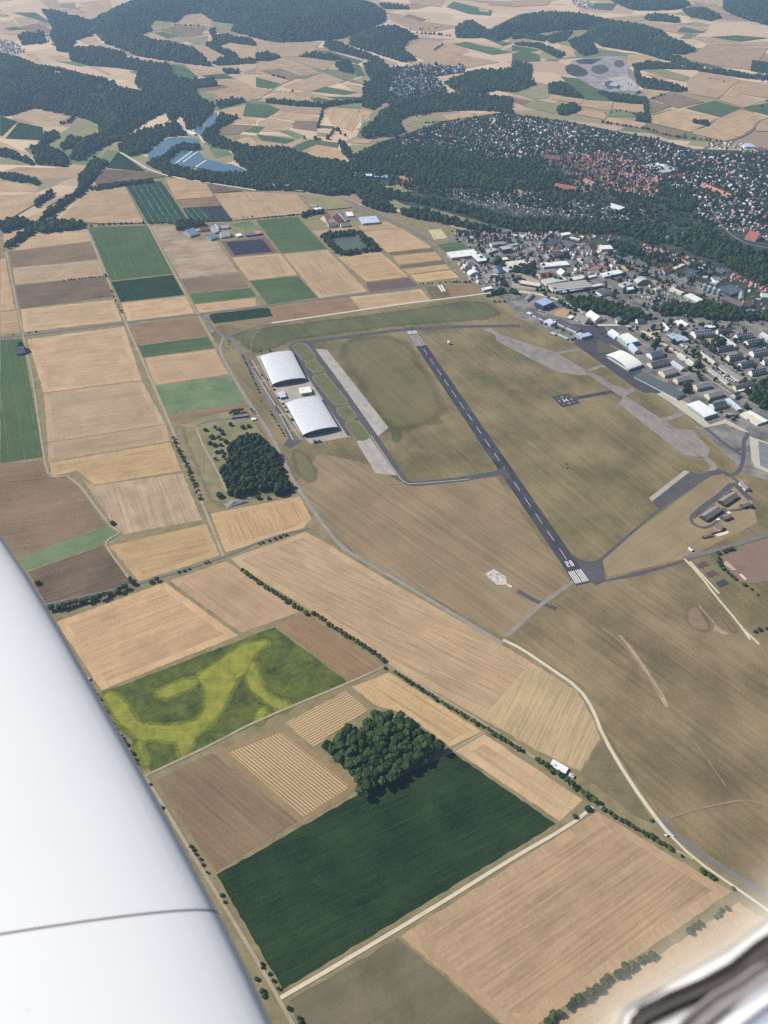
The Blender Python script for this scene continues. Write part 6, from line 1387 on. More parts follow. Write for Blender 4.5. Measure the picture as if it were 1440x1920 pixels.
WOODS = '''
A 11 240,60 330,70 430,100 510,125 520,200 480,210 420,230 400,300 330,290 280,200 300,160
A 11 390,275 520,270 700,300 710,330 780,345 960,372 970,440 1100,455 1200,450 1230,480 1090,500 1130,560 1200,592 1200,625 1130,712 1060,735 1040,690 1015,650 960,690 930,640 900,580 800,512 765,480 775,400 640,380 500,370 400,340
A 10 780,745 880,725 1000,700 1060,762 930,772 830,862 740,880 670,852 690,800 640,790
A 9 860,915 900,895 950,860 1000,825 1050,818 1130,825 1115,850 1010,848 945,905 955,935 1060,960 1250,980 1370,985 1440,955 1440,1060 1160,1030 950,992 830,925
A 10 1140,745 1160,740 1220,695 1240,645 1300,660 1340,665 1240,720 1205,760 1290,800 1440,842 1440,950 1390,962 1320,905 1310,850 1200,830 1150,790
A 10 1220,580 1280,565 1370,560 1380,575 1290,595 1230,615
A 12 100,205 140,195 205,200 205,245 130,255
A 12 210,190 240,180 260,240 220,250
A 10 170,830 250,820 330,850 385,890 380,940 300,935 210,930
A 10 250,760 330,740 340,770 260,810 210,810
A 9 0,845 60,855 190,915 180,930 90,900 0,880
A 9 0,985 100,990 230,1030 215,1045 100,1020 0,1010
A 9 340,820 400,780 470,790 440,815 360,850
A 11 1180,180 1210,160 1210,200 1280,205 1430,230 1440,260 1290,240 1220,260 1330,310 1340,340 1440,345 1440,355 1230,370 1200,360 1270,320 1160,260 1200,230
A 11 1250,400 1340,400 1350,412 1270,418
A 10 560,780 640,740 740,745 640,800 540,850 480,900 420,910 500,850
D 9 450,92 500,35 540,0 605,20 560,70 480,180 380,250 300,310 225,345 215,355 260,300 350,240 440,180
D 9 240,215 280,190 300,180 290,210 200,275 190,265
D 7 505,165 600,148 700,135 860,118 860,130 700,150 520,180
D 9 -20,365 100,332 200,362 320,345 400,352 480,362 470,385 260,412 230,405 120,380 20,412
D 8 20,490 70,455 130,415 180,395 200,410 100,470 40,505
D 8 985,355 1040,350 1140,352 1150,375 1060,390 1000,395
E 9 0,25 60,32 180,50 320,82 420,75 520,72 600,92 690,150 740,172 860,205 1000,232 1150,252 1300,300 1440,335 1440,392 1350,372 1180,310 1000,268 880,240 800,228 725,228 785,298 700,280 610,235 560,190 440,205 270,178 0,168
E 9 800,305 860,285 950,285 1000,302 1150,350 1320,392 1300,412 1180,385 1050,360 900,330
E 9 600,240 680,255 780,285 760,300 680,285 590,250
E 7 245,310 300,300 380,290 380,300 300,315 260,330
B 9 0,835 100,835 180,842 260,870 350,902 430,910 520,922 700,932 800,945 900,962 1000,955 1160,970 1300,1000 1440,1042 1440,1082 1200,1060 1000,1062 900,1005 760,985 660,972 500,968 480,1012 420,1040 300,1080 0,1042
B 10 740,605 860,562 1000,535 1100,530 1300,545 1440,562 1440,640 1320,625 1190,622 1000,632 860,652 800,692 830,742 780,770 700,772 640,785 590,772 600,730 640,700 700,640
B 11 1190,412 1300,400 1440,400 1440,520 1350,510 1240,532 1180,545 1100,500 1060,470
B 11 600,362 660,350 740,370 765,450 740,520 690,480 640,442
B 11 440,365 480,345 525,350 550,420 480,402
B 11 240,320 330,305 430,320 480,335 430,345 340,330
B 11 380,260 400,230 440,235 600,300 720,345 700,355 560,320 420,285
B 10 55,565 150,568 250,580 390,590 500,570 740,548 740,560 520,585 390,605 240,600 60,580
B 10 610,460 690,470 760,530 740,560 660,620 600,600
B 10 465,805 500,800 540,880 520,905 490,870
B 9 560,870 700,825 900,830 1100,850 1300,900 1440,930 1440,1010 1200,960 900,955 760,930 560,900
B 11 1120,160 1200,115 1260,150 1340,190 1240,215 1130,215
B 12 690,25 760,30 850,40 860,55 720,50
B 10 0,310 60,300 140,325 60,345 0,345
C 10 0,352 110,372 105,450 140,475 60,510 0,522
C 10 200,475 290,470 320,490 400,555 300,545 210,528
C 9 480,520 560,535 740,555 748,588 660,582 560,570
C 10 680,368 760,350 960,378 1060,395 860,388 700,395 725,440 900,478 990,512 940,520 740,502 700,470
C 10 180,220 250,190 345,180 300,230 220,245
C 10 320,235 400,205 450,240 480,300 400,315 340,270
C 9 270,600 350,590 380,620 300,655 250,640
C 9 700,640 770,660 770,690 700,685
C 9 735,560 755,550 770,660 750,670
C 9 940,350 1080,395 1240,410 1340,430 1440,440 1440,455 1300,440 1060,405
C 8 1015,685 1100,690 1100,712 1020,695
C 9 0,200 120,195 200,215 180,235 60,215 0,222
C 9 0,250 150,250 300,310 260,330 140,270
F 9 0,335 150,330 300,342 480,360 700,372 860,402 890,430 980,402 1060,372 1130,382 1180,430 1300,500 1440,522 1440,742 1380,700 1300,662 1200,602 1120,560 1050,545 960,505 870,470 780,478 690,450 640,432 480,420 300,412 0,402
F 9 0,30 120,20 200,70 260,110 240,150 140,180 60,160 0,130
F 10 900,170 1000,160 1040,230 1030,300 930,290 880,240
F 9 560,470 640,470 720,520 700,540 600,510
I 8 300,62 400,60 500,80 650,112 730,150 728,180 650,185 560,165 430,130 350,110
I 8 800,112 900,90 1000,108 1100,92 1200,105 1300,140 1440,150 1440,185 1300,175 1200,180 1080,175 980,150 860,160
I4 8 1210,565 1300,480 1440,400 1560,420 1560,900 1440,880 1300,840 1240,800 1170,700
E1 8 765,905 860,860 1000,840 1150,850 1220,925 1160,905 1000,870 880,910
E1 8 800,630 900,640 1000,720 1060,790 980,770 900,720
E1 8 830,430 950,395 1020,520 960,500
E1 8 1130,510 1400,480 1440,500 1440,560 1300,580 1150,560
V 7 300,590 400,570 700,525 880,520 910,545 740,590 560,610 480,625 430,650
V 7 380,650 470,640 560,730 640,820 720,860 580,872 480,770
V 7 880,525 930,540 1060,640 1210,800 1190,815 1080,790 1000,700 920,640
V 7 600,860 760,815 960,805 1190,780 1200,810 960,840 720,872
I4 8 300,200 380,160 430,210 400,260 330,240
I4 8 150,520 260,480 280,600 180,610
I3 8 420,740 520,860 640,960 700,1000 660,1010 540,930 430,830
I3 8 640,770 720,760 800,850 760,860 660,820
'''
for ln in WOODS.strip().split('\n'):
    q = ln.split(); pts = [tuple(map(float, t.split(','))) for t in q[2:]]; loose = (q[0] in 'ABC' and float(q[1]) > 9) or q[2] in ('0,30', '560,870', '0,335', '900,170')
    if loose: sheet('scrub_ground', atl(q[0], pts), scrub)
    wood(q[0], pts, float(q[1]) * (.95 if loose else 1.05), dens=.58 if loose else (.86 if q[0] in 'EF' else 1))
for v, pts, sp, r0, r1 in (('D', [(500, 375), (600, 365), (760, 358), (985, 358)], 16, 2.5, 4.5), ('D', [(1150, 350), (1440, 322)], 18, 2, 4), ('E', [(0, 332), (240, 310)], 14, 2, 4), ('D', [(355, 678), (600, 655)], 9, 2, 3), ('D', [(590, 640), (600, 660)], 6, 2, 3), ('D', [(628, 730), (640, 770), (690, 870)], 12, 1.5, 2.5),
        ('D', [(70, 985), (230, 965)], 22, 1.5, 2.5), ('E', [(915, 700), (1150, 685)], 12, 2, 3.5), ('E', [(1100, 690), (1210, 690)], 8, 2, 4), ('G', [(100, 160), (115, 130), (130, 165)], 6, 3, 4.5), ('B', [(150, 520), (240, 515)], 60, 4, 7), ('B', [(380, 600), (370, 650), (345, 730)], 30, 4, 9), ('B', [(250, 780), (400, 790), (450, 720), (480, 760), (520, 770)], 35, 5, 10), ('B', [(1000, 285), (1050, 255)], 20, 5, 9), ('B', [(85, 425), (170, 445)], 16, 4, 7), ('B', [(820, 170), (1000, 165), (1050, 150)], 40, 4, 8), ('B', [(900, 185), (1100, 205)], 25, 6, 9),
        ('B', [(0, 490), (150, 515), (440, 580)], 40, 2, 4), ('B', [(930, 695), (1080, 690)], 22, 4, 7), ('B', [(880, 660), (1000, 640)], 26, 4, 7), ('A', [(980, 142), (1150, 150)], 20, 4, 7), ('C', [(1090, 440), (1230, 470)], 60, 3, 5), ('C', [(780, 560), (870, 530)], 25, 4, 7), ('C', [(520, 640), (620, 625), (690, 645)], 25, 4, 7), ('C', [(500, 690), (740, 725), (900, 770), (1190, 800)], 22, 4, 7), ('A', [(330, 700), (390, 690), (420, 660)], 14, 5, 9), ('A', [(780, 740), (1000, 690)], 18, 5, 8),
        ('F', [(600, 580), (860, 700), (1040, 770), (1200, 850)], 16, 3, 5), ('I2', [(300, 560), (360, 550), (600, 430)], 12, 4, 6), ('I2', [(820, 900), (880, 790)], 8, 4, 6), ('I2', [(660, 760), (760, 800)], 10, 3, 5), ('I1', [(700, 200), (800, 280), (960, 350)], 10, 4, 7), ('I1', [(820, 370), (1140, 520), (1200, 560)], 18, 4, 6), ('I1', [(590, 540), (620, 520)], 6, 4, 5), ('I1', [(880, 780), (930, 800)], 8, 3, 4), ('I3', [(200, 480), (420, 560), (780, 600), (900, 590)], 12, 4, 6), ('I3', [(900, 700), (1100, 880), (1200, 1000)], 14, 3, 5),
        ('I3', [(130, 640), (300, 780), (420, 860)], 14, 3, 5), ('I4', [(720, 100), (900, 230), (1100, 380)], 16, 3, 5), ('I4', [(640, 250), (780, 180)], 14, 3, 4), ('I4', [(440, 440), (380, 330)], 9, 4, 6), ('I4', [(700, 890), (860, 1010)], 14, 3, 4), ('I4', [(580, 760), (570, 800)], 6, 4, 5), ('I4', [(1070, 810), (1110, 850)], 6, 5, 7), ('I4', [(900, 1040), (990, 960), (1040, 900)], 14, 3, 4), ('E2', [(360, 1000), (520, 1010), (700, 1050)], 10, 4, 6), ('E2', [(820, 900), (1260, 1040)], 14, 3, 5), ('E3', [(340, 440), (480, 460), (560, 420), (700, 460)], 9, 4, 7), ('E3', [(780, 420), (900, 480), (1040, 470), (1160, 540)], 9, 5, 8), ('E3', [(400, 500), (560, 580), (760, 640), (960, 680)], 12, 4, 6), ('E3', [(760, 760), (900, 780), (1100, 850), (1220, 880)], 13, 4, 6), ('E3', [(520, 1030), (620, 1040), (800, 1010)], 10, 5, 8), ('E4', [(300, 820), (460, 760), (560, 760), (520, 820)], 9, 4, 7), ('H', [(240, 240), (340, 235)], 20, 2, 3), ('H', [(265, 370), (300, 390), (455, 640), (420, 590)], 24, 2, 3), ('X', [(880, 60), (960, 160), (1040, 260)], 26, 1.2, 2), ('W', [(370, 540), (410, 580), (385, 600), (430, 640)], 9, 1.2, 1.8), ('K2', [(1100, 410), (1210, 410)], 9, 3.5, 5), ('J', [(900, 5), (1100, 70), (1140, 120)], 24, 3, 4), ('E', [(1300, 770), (1380, 750), (1440, 745)], 9, 4, 6), ('E', [(1330, 800), (1400, 800)], 9, 3, 4), ('C', [(1370, 590), (1430, 610)], 60, 4, 6)):
    lines(v, pts, sp, r0, r1)
# gardens of the town: trees scattered among the houses
town = []
TOWN = [('Z', [(655, 300), (690, 278), (830, 230), (940, 214), (1060, 230), (1230, 264), (1300, 284), (1440, 292), (1440, 430), (1330, 425), (1230, 430), (1120, 420), (960, 382), (830, 372), (760, 360), (700, 340)], 13, .62),
        ('B', [(745, 385), (940, 368), (1180, 375), (1170, 410), (1010, 430), (1080, 525), (980, 525), (830, 560), (740, 590), (770, 500)], 17, .45),
        ('Z', [(836, 430), (960, 425), (1150, 468), (1290, 520), (1440, 590), (1440, 760), (1300, 700), (1120, 600), (980, 545), (900, 500)], 13, .16), ('E', [(1100, 400), (1440, 430), (1440, 470), (1200, 470)], 13, .5), ('F', [(500, 450), (840, 500), (1050, 565), (1200, 640), (1160, 680), (900, 600), (620, 560)], 13, .4)]
for v, pts, sp, dn in TOWN: wood(v, pts, sp, .26, .46, dn, z=.8, into=town)
# ------------------------------------------------------------------ houses
hs = []
ZN = [
 ('F', [(640, 700), (760, 720), (980, 830), (880, 850), (760, 830)], 22, .5, (5, 8), 'dark', 'below the grey sheds by the scrapyard'),
 ('F', [(0, 490), (200, 470), (420, 480), (560, 560), (700, 650), (1000, 740), (960, 770), (760, 720), (560, 650), (420, 650), (200, 640), (0, 560)], 24, .5, (6, 10), 'dark', 'among the halls of the business park'),
 ('E', [(1120, 540), (1280, 570), (1430, 640), (1380, 720), (1220, 690), (1130, 600)], 20, .5, (5, 8), 'mix', 'in the yards beside the bending road'),
 ('F', [(1000, 640), (1100, 640), (1440, 760), (1440, 860), (1300, 800), (1050, 720)], 22, .5, (5, 8), 'mix', 'around the silos by the railway'),
  # zone, polygon, spacing, keep, sizes, roof mix, place
 ('B', [(750, 385), (940, 370), (1180, 378), (1165, 405), (1000, 430), (1075, 522), (980, 520), (830, 555), (745, 585), (775, 500)], 19, .85, (5, 8), 'dark', 'in the village below the wooded hills'),
 ('T', [(60, 640), (330, 690), (560, 640), (760, 640), (1010, 690), (1260, 790), (1440, 880), (1440, 1080), (1380, 1150), (1100, 1120), (820, 1080), (560, 960), (300, 860), (180, 740)], 14, .9, (5, 8), 'red', 'in the dense red-roofed old town'),
 ('Z', [(700, 285), (830, 232), (940, 216), (1060, 232), (1230, 266), (1300, 286), (1440, 294), (1440, 340), (1330, 320), (1160, 300), (1030, 290), (960, 300), (830, 300), (730, 310)], 21, .7, (5, 7.5), 'mix', 'in the green northern quarter of the town'),
 ('F', [(880, 80), (1100, 70), (1440, 120), (1440, 480), (1330, 440), (1180, 390), (1040, 300), (900, 260)], 20, .7, (5.5, 8), 'mix', 'in the hillside quarter right of the old town'),
 ('F', [(0, 190), (120, 195), (300, 220), (520, 250), (700, 270), (880, 320), (700, 352), (480, 335), (200, 318), (0, 318)], 15, .8, (2.5, 4), 'dark', 'among the allotment gardens'),
 ('E', [(1050, 170), (1120, 130), (1260, 120), (1440, 150), (1440, 285), (1250, 270), (1100, 230)], 14, .85, (2.8, 4.5), 'dark', 'in the allotment settlement by the river'),
 ('F', [(0, 405), (150, 412), (330, 412), (640, 440), (600, 470), (420, 450), (200, 452), (0, 438)], 18, .8, (5, 7), 'mix', 'in the row along the river wood'),
 ('E', [(1110, 400), (1220, 405), (1340, 420), (1350, 470), (1220, 470), (1130, 440)], 19, .8, (5, 7), 'mix', 'beside the little green field'),
 ('F', [(640, 500), (780, 480), (900, 530), (1060, 570), (1150, 620), (1110, 630), (1000, 600), (860, 560), (760, 540)], 18, .75, (5, 7.5), 'red', 'between railway and river wood'),
 ('F', [(1160, 610), (1250, 640), (1440, 730), (1440, 770), (1330, 715), (1200, 650)], 17, .9, (5, 6.5), 'red', 'in the pink row along the river wood'),
 ('F', [(700, 740), (880, 760), (980, 800), (900, 840), (760, 820)], 17, .6, (3, 5), 'dark', 'in the scrapyard quarter'),
 ('F', [(390, 470), (560, 500), (600, 560), (420, 540)], 20, .5, (5, 7), 'dark', 'behind the factory halls'),
 ('A', [(0, 222), (70, 230), (150, 288), (90, 310), (0, 310)], 20, .8, (5, 8), 'dark', 'in the far village at the left edge'),
 ('A', [(250, 195), (340, 195), (380, 270), (290, 265)], 30, .5, (6, 8), 'dark', 'in the far hamlet among trees'),
 ('C', [(330, -5), (430, 5), (480, 60), (380, 50), (330, 25)], 26, .7, (6, 9), 'mix', 'in the far village at the top edge'), ('C', [(1335, 415), (1440, 420), (1440, 470), (1370, 450)], 22, .7, (6, 8), 'mix', 'in the far village at the right edge'),
 ('C', [(1050, 815), (1240, 800), (1440, 830), (1440, 880), (1200, 850)], 24, .5, (6, 9), 'mix', 'at the northern road'), ('C', [(540, 460), (720, 480), (700, 520), (560, 500)], 40, .6, (4, 7), 'dark', 'in the grey quarry')]
for v, pts, sp, keep, (s0, s1), mixn, place in ZN:
    P = atl(v, pts); x, y = fill(P, sp, .3); base = rnd.uniform(0, 1.5)
    for i in range(len(x)):
        if rnd.random() > keep: continue
        if v in ('F', 'E', 'I') and any((x[i] - fx) ** 2 + (y[i] - fy) ** 2 < (fr_ * .85 + 6) ** 2 for fx, fy, fr_ in FOOT): continue
        rf = {'red': (0, 0, 0, 1, 1, 2, 3), 'dark': (2, 3, 3, 4, 1, 4), 'mix': (0, 1, 2, 3, 3, 4, 4)}[mixn]
        a_ = base + rnd.choice((0, math.pi / 2)) + rnd.uniform(-.2, .2) + .002 * x[i]
        w_ = rnd.uniform(s0, s1); hs.append((x[i], y[i], a_, w_ * rnd.uniform(1, 1.5), w_, rnd.uniform(3, 6.5) if s1 > 5 else 2.6, rnd.choice(rf), rnd.random() < .75, place))
hs.sort(key=lambda t: t[1])
RN = ['red-roofed', 'brown-roofed', 'slate-roofed', 'grey-roofed', 'pale-roofed']
rmat = [pm((176, 96, 76)), pm((132, 84, 70)), pm((92, 94, 106)), pm((118, 114, 116)), pm((196, 192, 188))]
wmat = [pm((226, 222, 214)), pm((206, 180, 150))]
def house_geo(x, y, a, l, wd, h):
    c, s_ = math.cos(a), math.sin(a); l2, w2 = l / 2 + 1.5, wd / 2 + .8
    q = lambda u, v_, z: (x + u * c - v_ * s_, y + u * s_ + v_ * c, z)
    rz = w2 * .95; e = .35
    V = [q(-l2, -w2, 0), q(l2, -w2, 0), q(l2, w2, 0), q(-l2, w2, 0), q(-l2, -w2, h), q(l2, -w2, h), q(l2, w2, h), q(-l2, w2, h), q(-l2, 0, h + rz), q(l2, 0, h + rz),
         q(-l2 - e, -w2 - e, h - .3), q(l2 + e, -w2 - e, h - .3), q(l2 + e, w2 + e, h - .3), q(-l2 - e, w2 + e, h - .3), q(-l2 - e, 0, h + rz + .1), q(l2 + e, 0, h + rz + .1)]
    return V, [(0, 1, 5, 4), (2, 3, 7, 6), (1, 2, 6, 9, 5), (3, 0, 4, 8, 7)], [(10, 11, 15, 14), (12, 13, 14, 15)]
NIND = 280
for (x, y, a, l, wd, h, rf, wh, place) in hs[:NIND]:
    V, fw, fr = house_geo(0, 0, a, l, wd, h)
    o = mesh_obj('house', V[:10], fw, wmat[0 if wh else 1]); o.location = (x, y, .4)
    tag(o, '%s %s house %s' % (RN[rf], 'white' if wh else 'cream', place), 'house', 'houses ' + place)
    mesh_obj('roof', V[10:], [tuple(i - 10 for i in f) for f in fr], rmat[rf], o)
V, F, Mi = [], [], []
for (x, y, a, l, wd, h, rf, wh, place) in hs[NIND:]:
    v_, fw, fr = house_geo(x, y, a, l, wd, h); n = len(V); V += v_
    F += [tuple(i + n for i in f) for f in fw + fr]; Mi += [0 if wh else 1] * 4 + [2 + rf] * 2
o = mesh_obj('town_houses', V, F, wmat + rmat, None, Mi); tag(o, 'mass of small houses with red and dark roofs across the distant town and villages', 'houses', kind='stuff')
mass('forest', forest, lf_far, 1, 'blue-green forest covering the distant hills')
mass('woodland', flat, lf_mid, 2, 'dark woodland along the river and round the fields')
mass('garden_trees', town, lf_town, 1, 'trees of the gardens among the town houses')
print('counts', len(hs), sum(len(g_[0]) for g_ in forest), sum(len(g_[0]) for g_ in flat), sum(len(g_[0]) for g_ in town))
# ------------------------------------------------------------------ parked vehicles
def car(x, y, a, c, label, group, big=False):
    L_, W_, H_ = (7.5, 2.5, 2.9) if big else (4.4, 1.8, 1.45)
    mb = MB(); q = lambda u, v_, z: (u * L_ / 2, v_ * W_ / 2, z * H_)
    for z0, z1, u0, u1, k0, k1 in ((.15, .6, -1, 1, 1, 1), (.6, 1, -.75 if not big else -1, .5 if not big else 1, .95, .8)):
        r0 = [q(u0, -k0, z0), q(u1, -k0, z0), q(u1, k0, z0), q(u0, k0, z0)]; r1 = [q(u0 * .88, -k1, z1), q(u1 * .88, -k1, z1), q(u1 * .88, k1, z1), q(u0 * .88, k1, z1)]
        for i in range(4): mb.quad(r0[i], r0[(i + 1) % 4], r1[(i + 1) % 4], r1[i])
        mb.quad(*r1)
    o = mb.build('truck' if big else 'parked_car', pm(c, rough=.35)); o.location = (x, y, .7); o.rotation_euler.z = a
    tag(o, label, 'truck' if big else 'car', group)
def lot(v, pts, n, label, group, cs, big=False, jit=3):
    P = atl(v, pts); a = math.atan2(P[1].y - P[0].y, P[1].x - P[0].x) + math.pi / 2
    tot = sum((q - p).length for p, q in zip(P, P[1:]))
    for p in along(P, tot / n, .35):
        car(p.x + rnd.uniform(-jit, jit), p.y + rnd.uniform(-jit, jit), a + rnd.uniform(-.1, .1), rnd.choice(cs), label, group, big)
dk_ = [(40, 44, 48), (52, 58, 50), (60, 60, 66)]; mx_ = [(230, 230, 230), (40, 42, 48), (150, 152, 156), (120, 40, 40), (60, 80, 120), (220, 220, 224)]
lot('I4', [(340, 50), (450, 120), (560, 180)], 9, 'dark military truck parked between the long vehicle sheds', 'trucks between the vehicle sheds', dk_, True)
lot('I4', [(620, 240), (740, 310), (860, 390)], 9, 'dark truck in the yard of white vehicles', 'trucks in the pale yard', dk_, True); lot('I4', [(700, 300), (840, 400), (960, 460)], 9, 'white van in the pale yard between the vehicle sheds', 'vans in the pale yard', [(232, 232, 232)], True)
lot('HB', [(735, 1225), (910, 1200)], 5, 'white and dark van parked in front of the lower silver hangar', 'vans before the lower hangar', [(210, 214, 220), (60, 64, 72)], True, 1)
lot('I3', [(110, 860), (230, 900)], 7, 'white van beside the pale blue canteen', 'vans beside the canteen', [(236, 236, 236)], True); lot('F', [(390, 590), (600, 570)], 16, 'car on the red-striped supermarket car park', 'cars on the red-striped car park', mx_); lot('F', [(470, 610), (600, 590)], 10, 'car at the big white market hall', 'cars at the market hall', mx_)
lot('F', [(860, 740), (960, 800)], 20, 'wrecked car in the crowded scrapyard', 'cars of the scrapyard', mx_, False, 22); lot('E1', [(640, 170), (780, 150)], 8, 'car on the car park above the white warehouses', 'cars above the white warehouses', mx_); lot('E1', [(640, 720), (860, 780)], 14, 'car on the dealer forecourt by the filling station', 'cars on the dealer forecourt', mx_, False, 10)
lot('E1', [(300, 390), (600, 470)], 16, 'stacked crate or car in the yard below the white warehouse', 'vehicles in the warehouse yard', mx_, True, 12); lot('I1', [(330, 290), (480, 380)], 9, 'car beside the big cubic blue building', 'cars at the blue cube', mx_); lot('I1', [(620, 560), (800, 640)], 12, 'dark car behind the green-white terraces', 'cars behind the terraces', dk_)
lot('I1', [(1280, 560), (1350, 700), (1420, 770)], 4, 'dark vehicle standing on the asphalt apron', 'vehicles on the apron', dk_, True, 5); lot('B', [(530, 1010), (640, 1040)], 12, 'car on the large car park by the river wood', 'cars by the river wood', mx_); lot('K', [(300, 90), (330, 130)], 2, 'dark vehicle by the sports track', 'vehicles at the sports track', dk_); lot('W', [(120, 405), (165, 430)], 2, 'white car waiting at the airfield gate', 'cars at the airfield gate', [(226, 226, 226)], False, 1)
# ------------------------------------------------------------------ the aircraft: wing and cockpit frame
air_ = empty('light_aircraft', (0, 0, CAMZ - .9), 'white light aircraft seen from its cockpit, smooth wing at the left', 'aircraft')
WZ = CAMZ - 0.95
LE = [(-330, 560), (-150, 790), (-5, 995), (60, 1092), (120, 1192), (196, 1325), (268, 1450), (335, 1572), (400, 1692), (458, 1805), (512, 1920), (590, 2100), (640, 2230)]
LEp = [at('Z', p, WZ) for p in LE]
i400 = 8
cdir = at('Z', (-20, 1765), WZ + .055) - at('Z', (402, 1716), WZ); cdir.z = 0; cdir.normalize()
T_ = [0, .004, .012, .025, .045, .07, .1, .14, .19, .26, .36, .5, .7, .95, 1.25]
def wz(t): return .125 * (1.5 * math.sqrt(t / 1.25) - .52 * (t / 1.25) - .35 * (t / 1.25) ** 2)
def wl(t): return -.06 * math.sqrt(t / 1.25) * (1.4 - t)
prof = [(t, wl(t)) for t in reversed(T_)] + [(t, wz(t)) for t in T_[1:]]
def wing_section(p): return [p + cdir * t + Vector((0, 0, z)) for t, z in prof]
def wing_part(name, pts, mat):
    secs = [wing_section(p) for p in pts]; n = len(prof); V = [tuple(q - air_.location) for s_ in secs for q in s_]
    F = [(i * n + j, (i + 1) * n + j, (i + 1) * n + j + 1, i * n + j + 1) for i in range(len(secs) - 1) for j in range(n - 1)]
    return mesh_obj(name, V, F, mat, air_, smooth=True)
def wing_paint():
    m, nt, out = mat_new('wing_paint')
    geo = N(nt, 'NewGeometry'); v = geo.outputs['Position']
    c = mixc(nt, noise(nt, v, 6, 4), S(190, 191, 192, 1.0), S(195, 196, 196, 1.0))
    sp = noise(nt, vscale(nt, v, (60, 160, 100)), 1.0, 2, .5)
    c = mixc(nt, mth(nt, 'MULTIPLY', mth(nt, 'GREATER_THAN', sp, .8), .35), c, S(170, 160, 150))
    p = nt.nodes.new('ShaderNodeBsdfPrincipled'); p.inputs['Roughness'].default_value = .45; p.inputs['Specular IOR Level'].default_value = .2
    nt.links.new(c, p.inputs['Base Color']); nt.links.new(p.outputs[0], out.inputs[0]); return m
wp = wing_paint()
k = 8; seam = LEp[k].lerp(LEp[k + 1], .2); gap = (LEp[k + 1] - LEp[k]).normalized() * .0017
wg = wing_part('wing', LEp[:k + 1] + [seam - gap], wp)
wg2 = wing_part('wing_root', [seam + gap] + LEp[k + 1:], wp)
sm = wing_part('wing_seam', [seam - gap * 1.02 - Vector((0, 0, .0007)), seam + gap * 1.02 - Vector((0, 0, .0007))], pm((156, 150, 150)))
# cockpit frame at the lower right: acrylic rim whitened as window glare, seal, rails
def fr(p, d): 
    x, y = p; dd = (_fw * FPX + _rt * (x - 720) - _up * (y - 960)).normalized(); return cam.location + dd * d if False else Vector((0, 0, CAMZ)) + dd * d
BL_ = [[(1500, 1660), (1440, 1722), (1360, 1782), (1280, 1826), (1200, 1876), (1165, 1905), (1150, 1990)],
       [(1500, 1735), (1440, 1780), (1385, 1810), (1300, 1848), (1230, 1880), (1185, 1905), (1160, 1990)],
       [(1500, 1760), (1440, 1800), (1390, 1838), (1330, 1870), (1270, 1895), (1220, 1920), (1180, 2000)],
       [(1500, 1790), (1440, 1828), (1400, 1862), (1350, 1890), (1310, 1920), (1290, 1940), (1240, 2010)],
       [(1500, 1810), (1440, 1850), (1410, 1872), (1360, 1900), (1330, 1925), (1310, 1945), (1270, 2010)],
       [(1500, 1850), (1455, 1880), (1430, 1895), (1400, 1920), (1380, 1940), (1360, 1960), (1320, 2020)],
       [(1600, 1960), (1560, 1980), (1540, 2000), (1520, 2020), (1500, 2040), (1480, 2060), (1460, 2090)]]
FM = [('rim', pm((232, 230, 226), rough=.3)), ('seal', pm((62, 56, 56), rough=.6)), ('rail', pm((206, 204, 202), rough=.3)), ('gasket', pm((120, 114, 114), rough=.5)), ('inner_rail', pm((226, 226, 230), rough=.3)), ('sill', pm((196, 206, 226), rough=.3))]  # the near-white of the first band is window glare put into its colour
frm = bpy.data.objects.new('cockpit_frame', None); link(frm, air_)
DS = [.42, .405, .40, .385, .38, .37, .34]
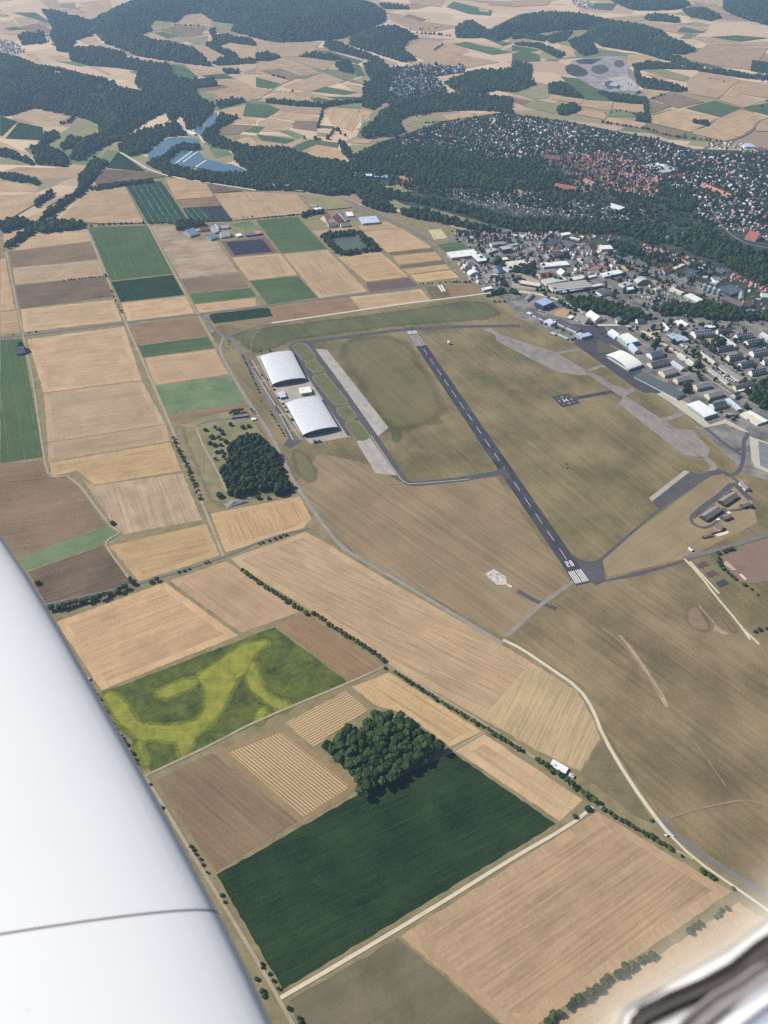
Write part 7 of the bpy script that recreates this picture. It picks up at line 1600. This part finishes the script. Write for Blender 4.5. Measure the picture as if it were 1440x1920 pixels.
for i, (nm, mt) in enumerate(FM):
    V, F = [], []
    A_, B2 = BL_[i], BL_[i + 1]; n = len(A_); W_ = 5
    for j in range(n):
        for k2 in range(W_):
            t = k2 / (W_ - 1); bulge = .006 * math.sin(math.pi * t)
            p = fr((A_[j][0] * (1 - t) + B2[j][0] * t, A_[j][1] * (1 - t) + B2[j][1] * t), DS[i] * (1 - t) + DS[i + 1] * t - bulge)
            V.append(p - air_.location)
    for j in range(n - 1):
        for k2 in range(W_ - 1): F.append((j * W_ + k2, (j + 1) * W_ + k2, (j + 1) * W_ + k2 + 1, j * W_ + k2 + 1))
    o = mesh_obj(nm, V, F, mt, frm, smooth=True)
    md = o.modifiers.new('thick', 'SOLIDIFY'); md.thickness = .008; md.offset = -1
gl_m, nt, out = mat_new('canopy_glare')  # window glare painted on the pane as a white veil, thicker towards the frame
a = nt.nodes.new('ShaderNodeAttribute'); a.attribute_name = 'glare'
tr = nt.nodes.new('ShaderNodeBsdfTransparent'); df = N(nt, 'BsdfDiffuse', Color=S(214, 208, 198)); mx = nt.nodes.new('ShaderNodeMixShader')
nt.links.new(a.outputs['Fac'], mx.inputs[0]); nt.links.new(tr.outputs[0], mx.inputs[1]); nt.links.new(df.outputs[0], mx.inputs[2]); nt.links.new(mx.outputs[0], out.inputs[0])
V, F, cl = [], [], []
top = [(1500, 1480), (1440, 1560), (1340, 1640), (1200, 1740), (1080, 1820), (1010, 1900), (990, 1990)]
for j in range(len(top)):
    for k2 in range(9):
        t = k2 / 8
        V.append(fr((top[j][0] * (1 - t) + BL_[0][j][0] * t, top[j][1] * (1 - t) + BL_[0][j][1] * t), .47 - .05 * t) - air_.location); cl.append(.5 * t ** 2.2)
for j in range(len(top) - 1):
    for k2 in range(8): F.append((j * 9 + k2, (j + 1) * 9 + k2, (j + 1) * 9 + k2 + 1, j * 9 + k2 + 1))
o = mesh_obj('glare_pane', V, F, gl_m, frm, smooth=True)
at_ = o.data.attributes.new('glare', 'FLOAT', 'POINT'); at_.data.foreach_set('value', np.array(cl, np.float32))
# ------------------------------------------------------------------ haze: the summer air over the whole scene
if HAZE:
    hm, nt, out = mat_new('haze_air')
    pv = nt.nodes.new('ShaderNodeVolumePrincipled'); pv.inputs['Color'].default_value = (.48, .70, 1, 1); pv.inputs['Density'].default_value = HAZE; pv.inputs['Anisotropy'].default_value = .2
    nt.links.new(pv.outputs[0], out.inputs['Volume'])
    b1 = MB(); rg = [Vector(q) for q in ((-16500, -4500, 0), (16500, -4500, 0), (16500, 24500, 0), (-16500, 24500, 0))]
    b1.prism(rg, -1, CAMZ + 12); b1.quad(*[(p.x, p.y, -1) for p in reversed(rg)])
    hz_ = b1.build('haze', hm); hz_['kind'] = 'stuff'
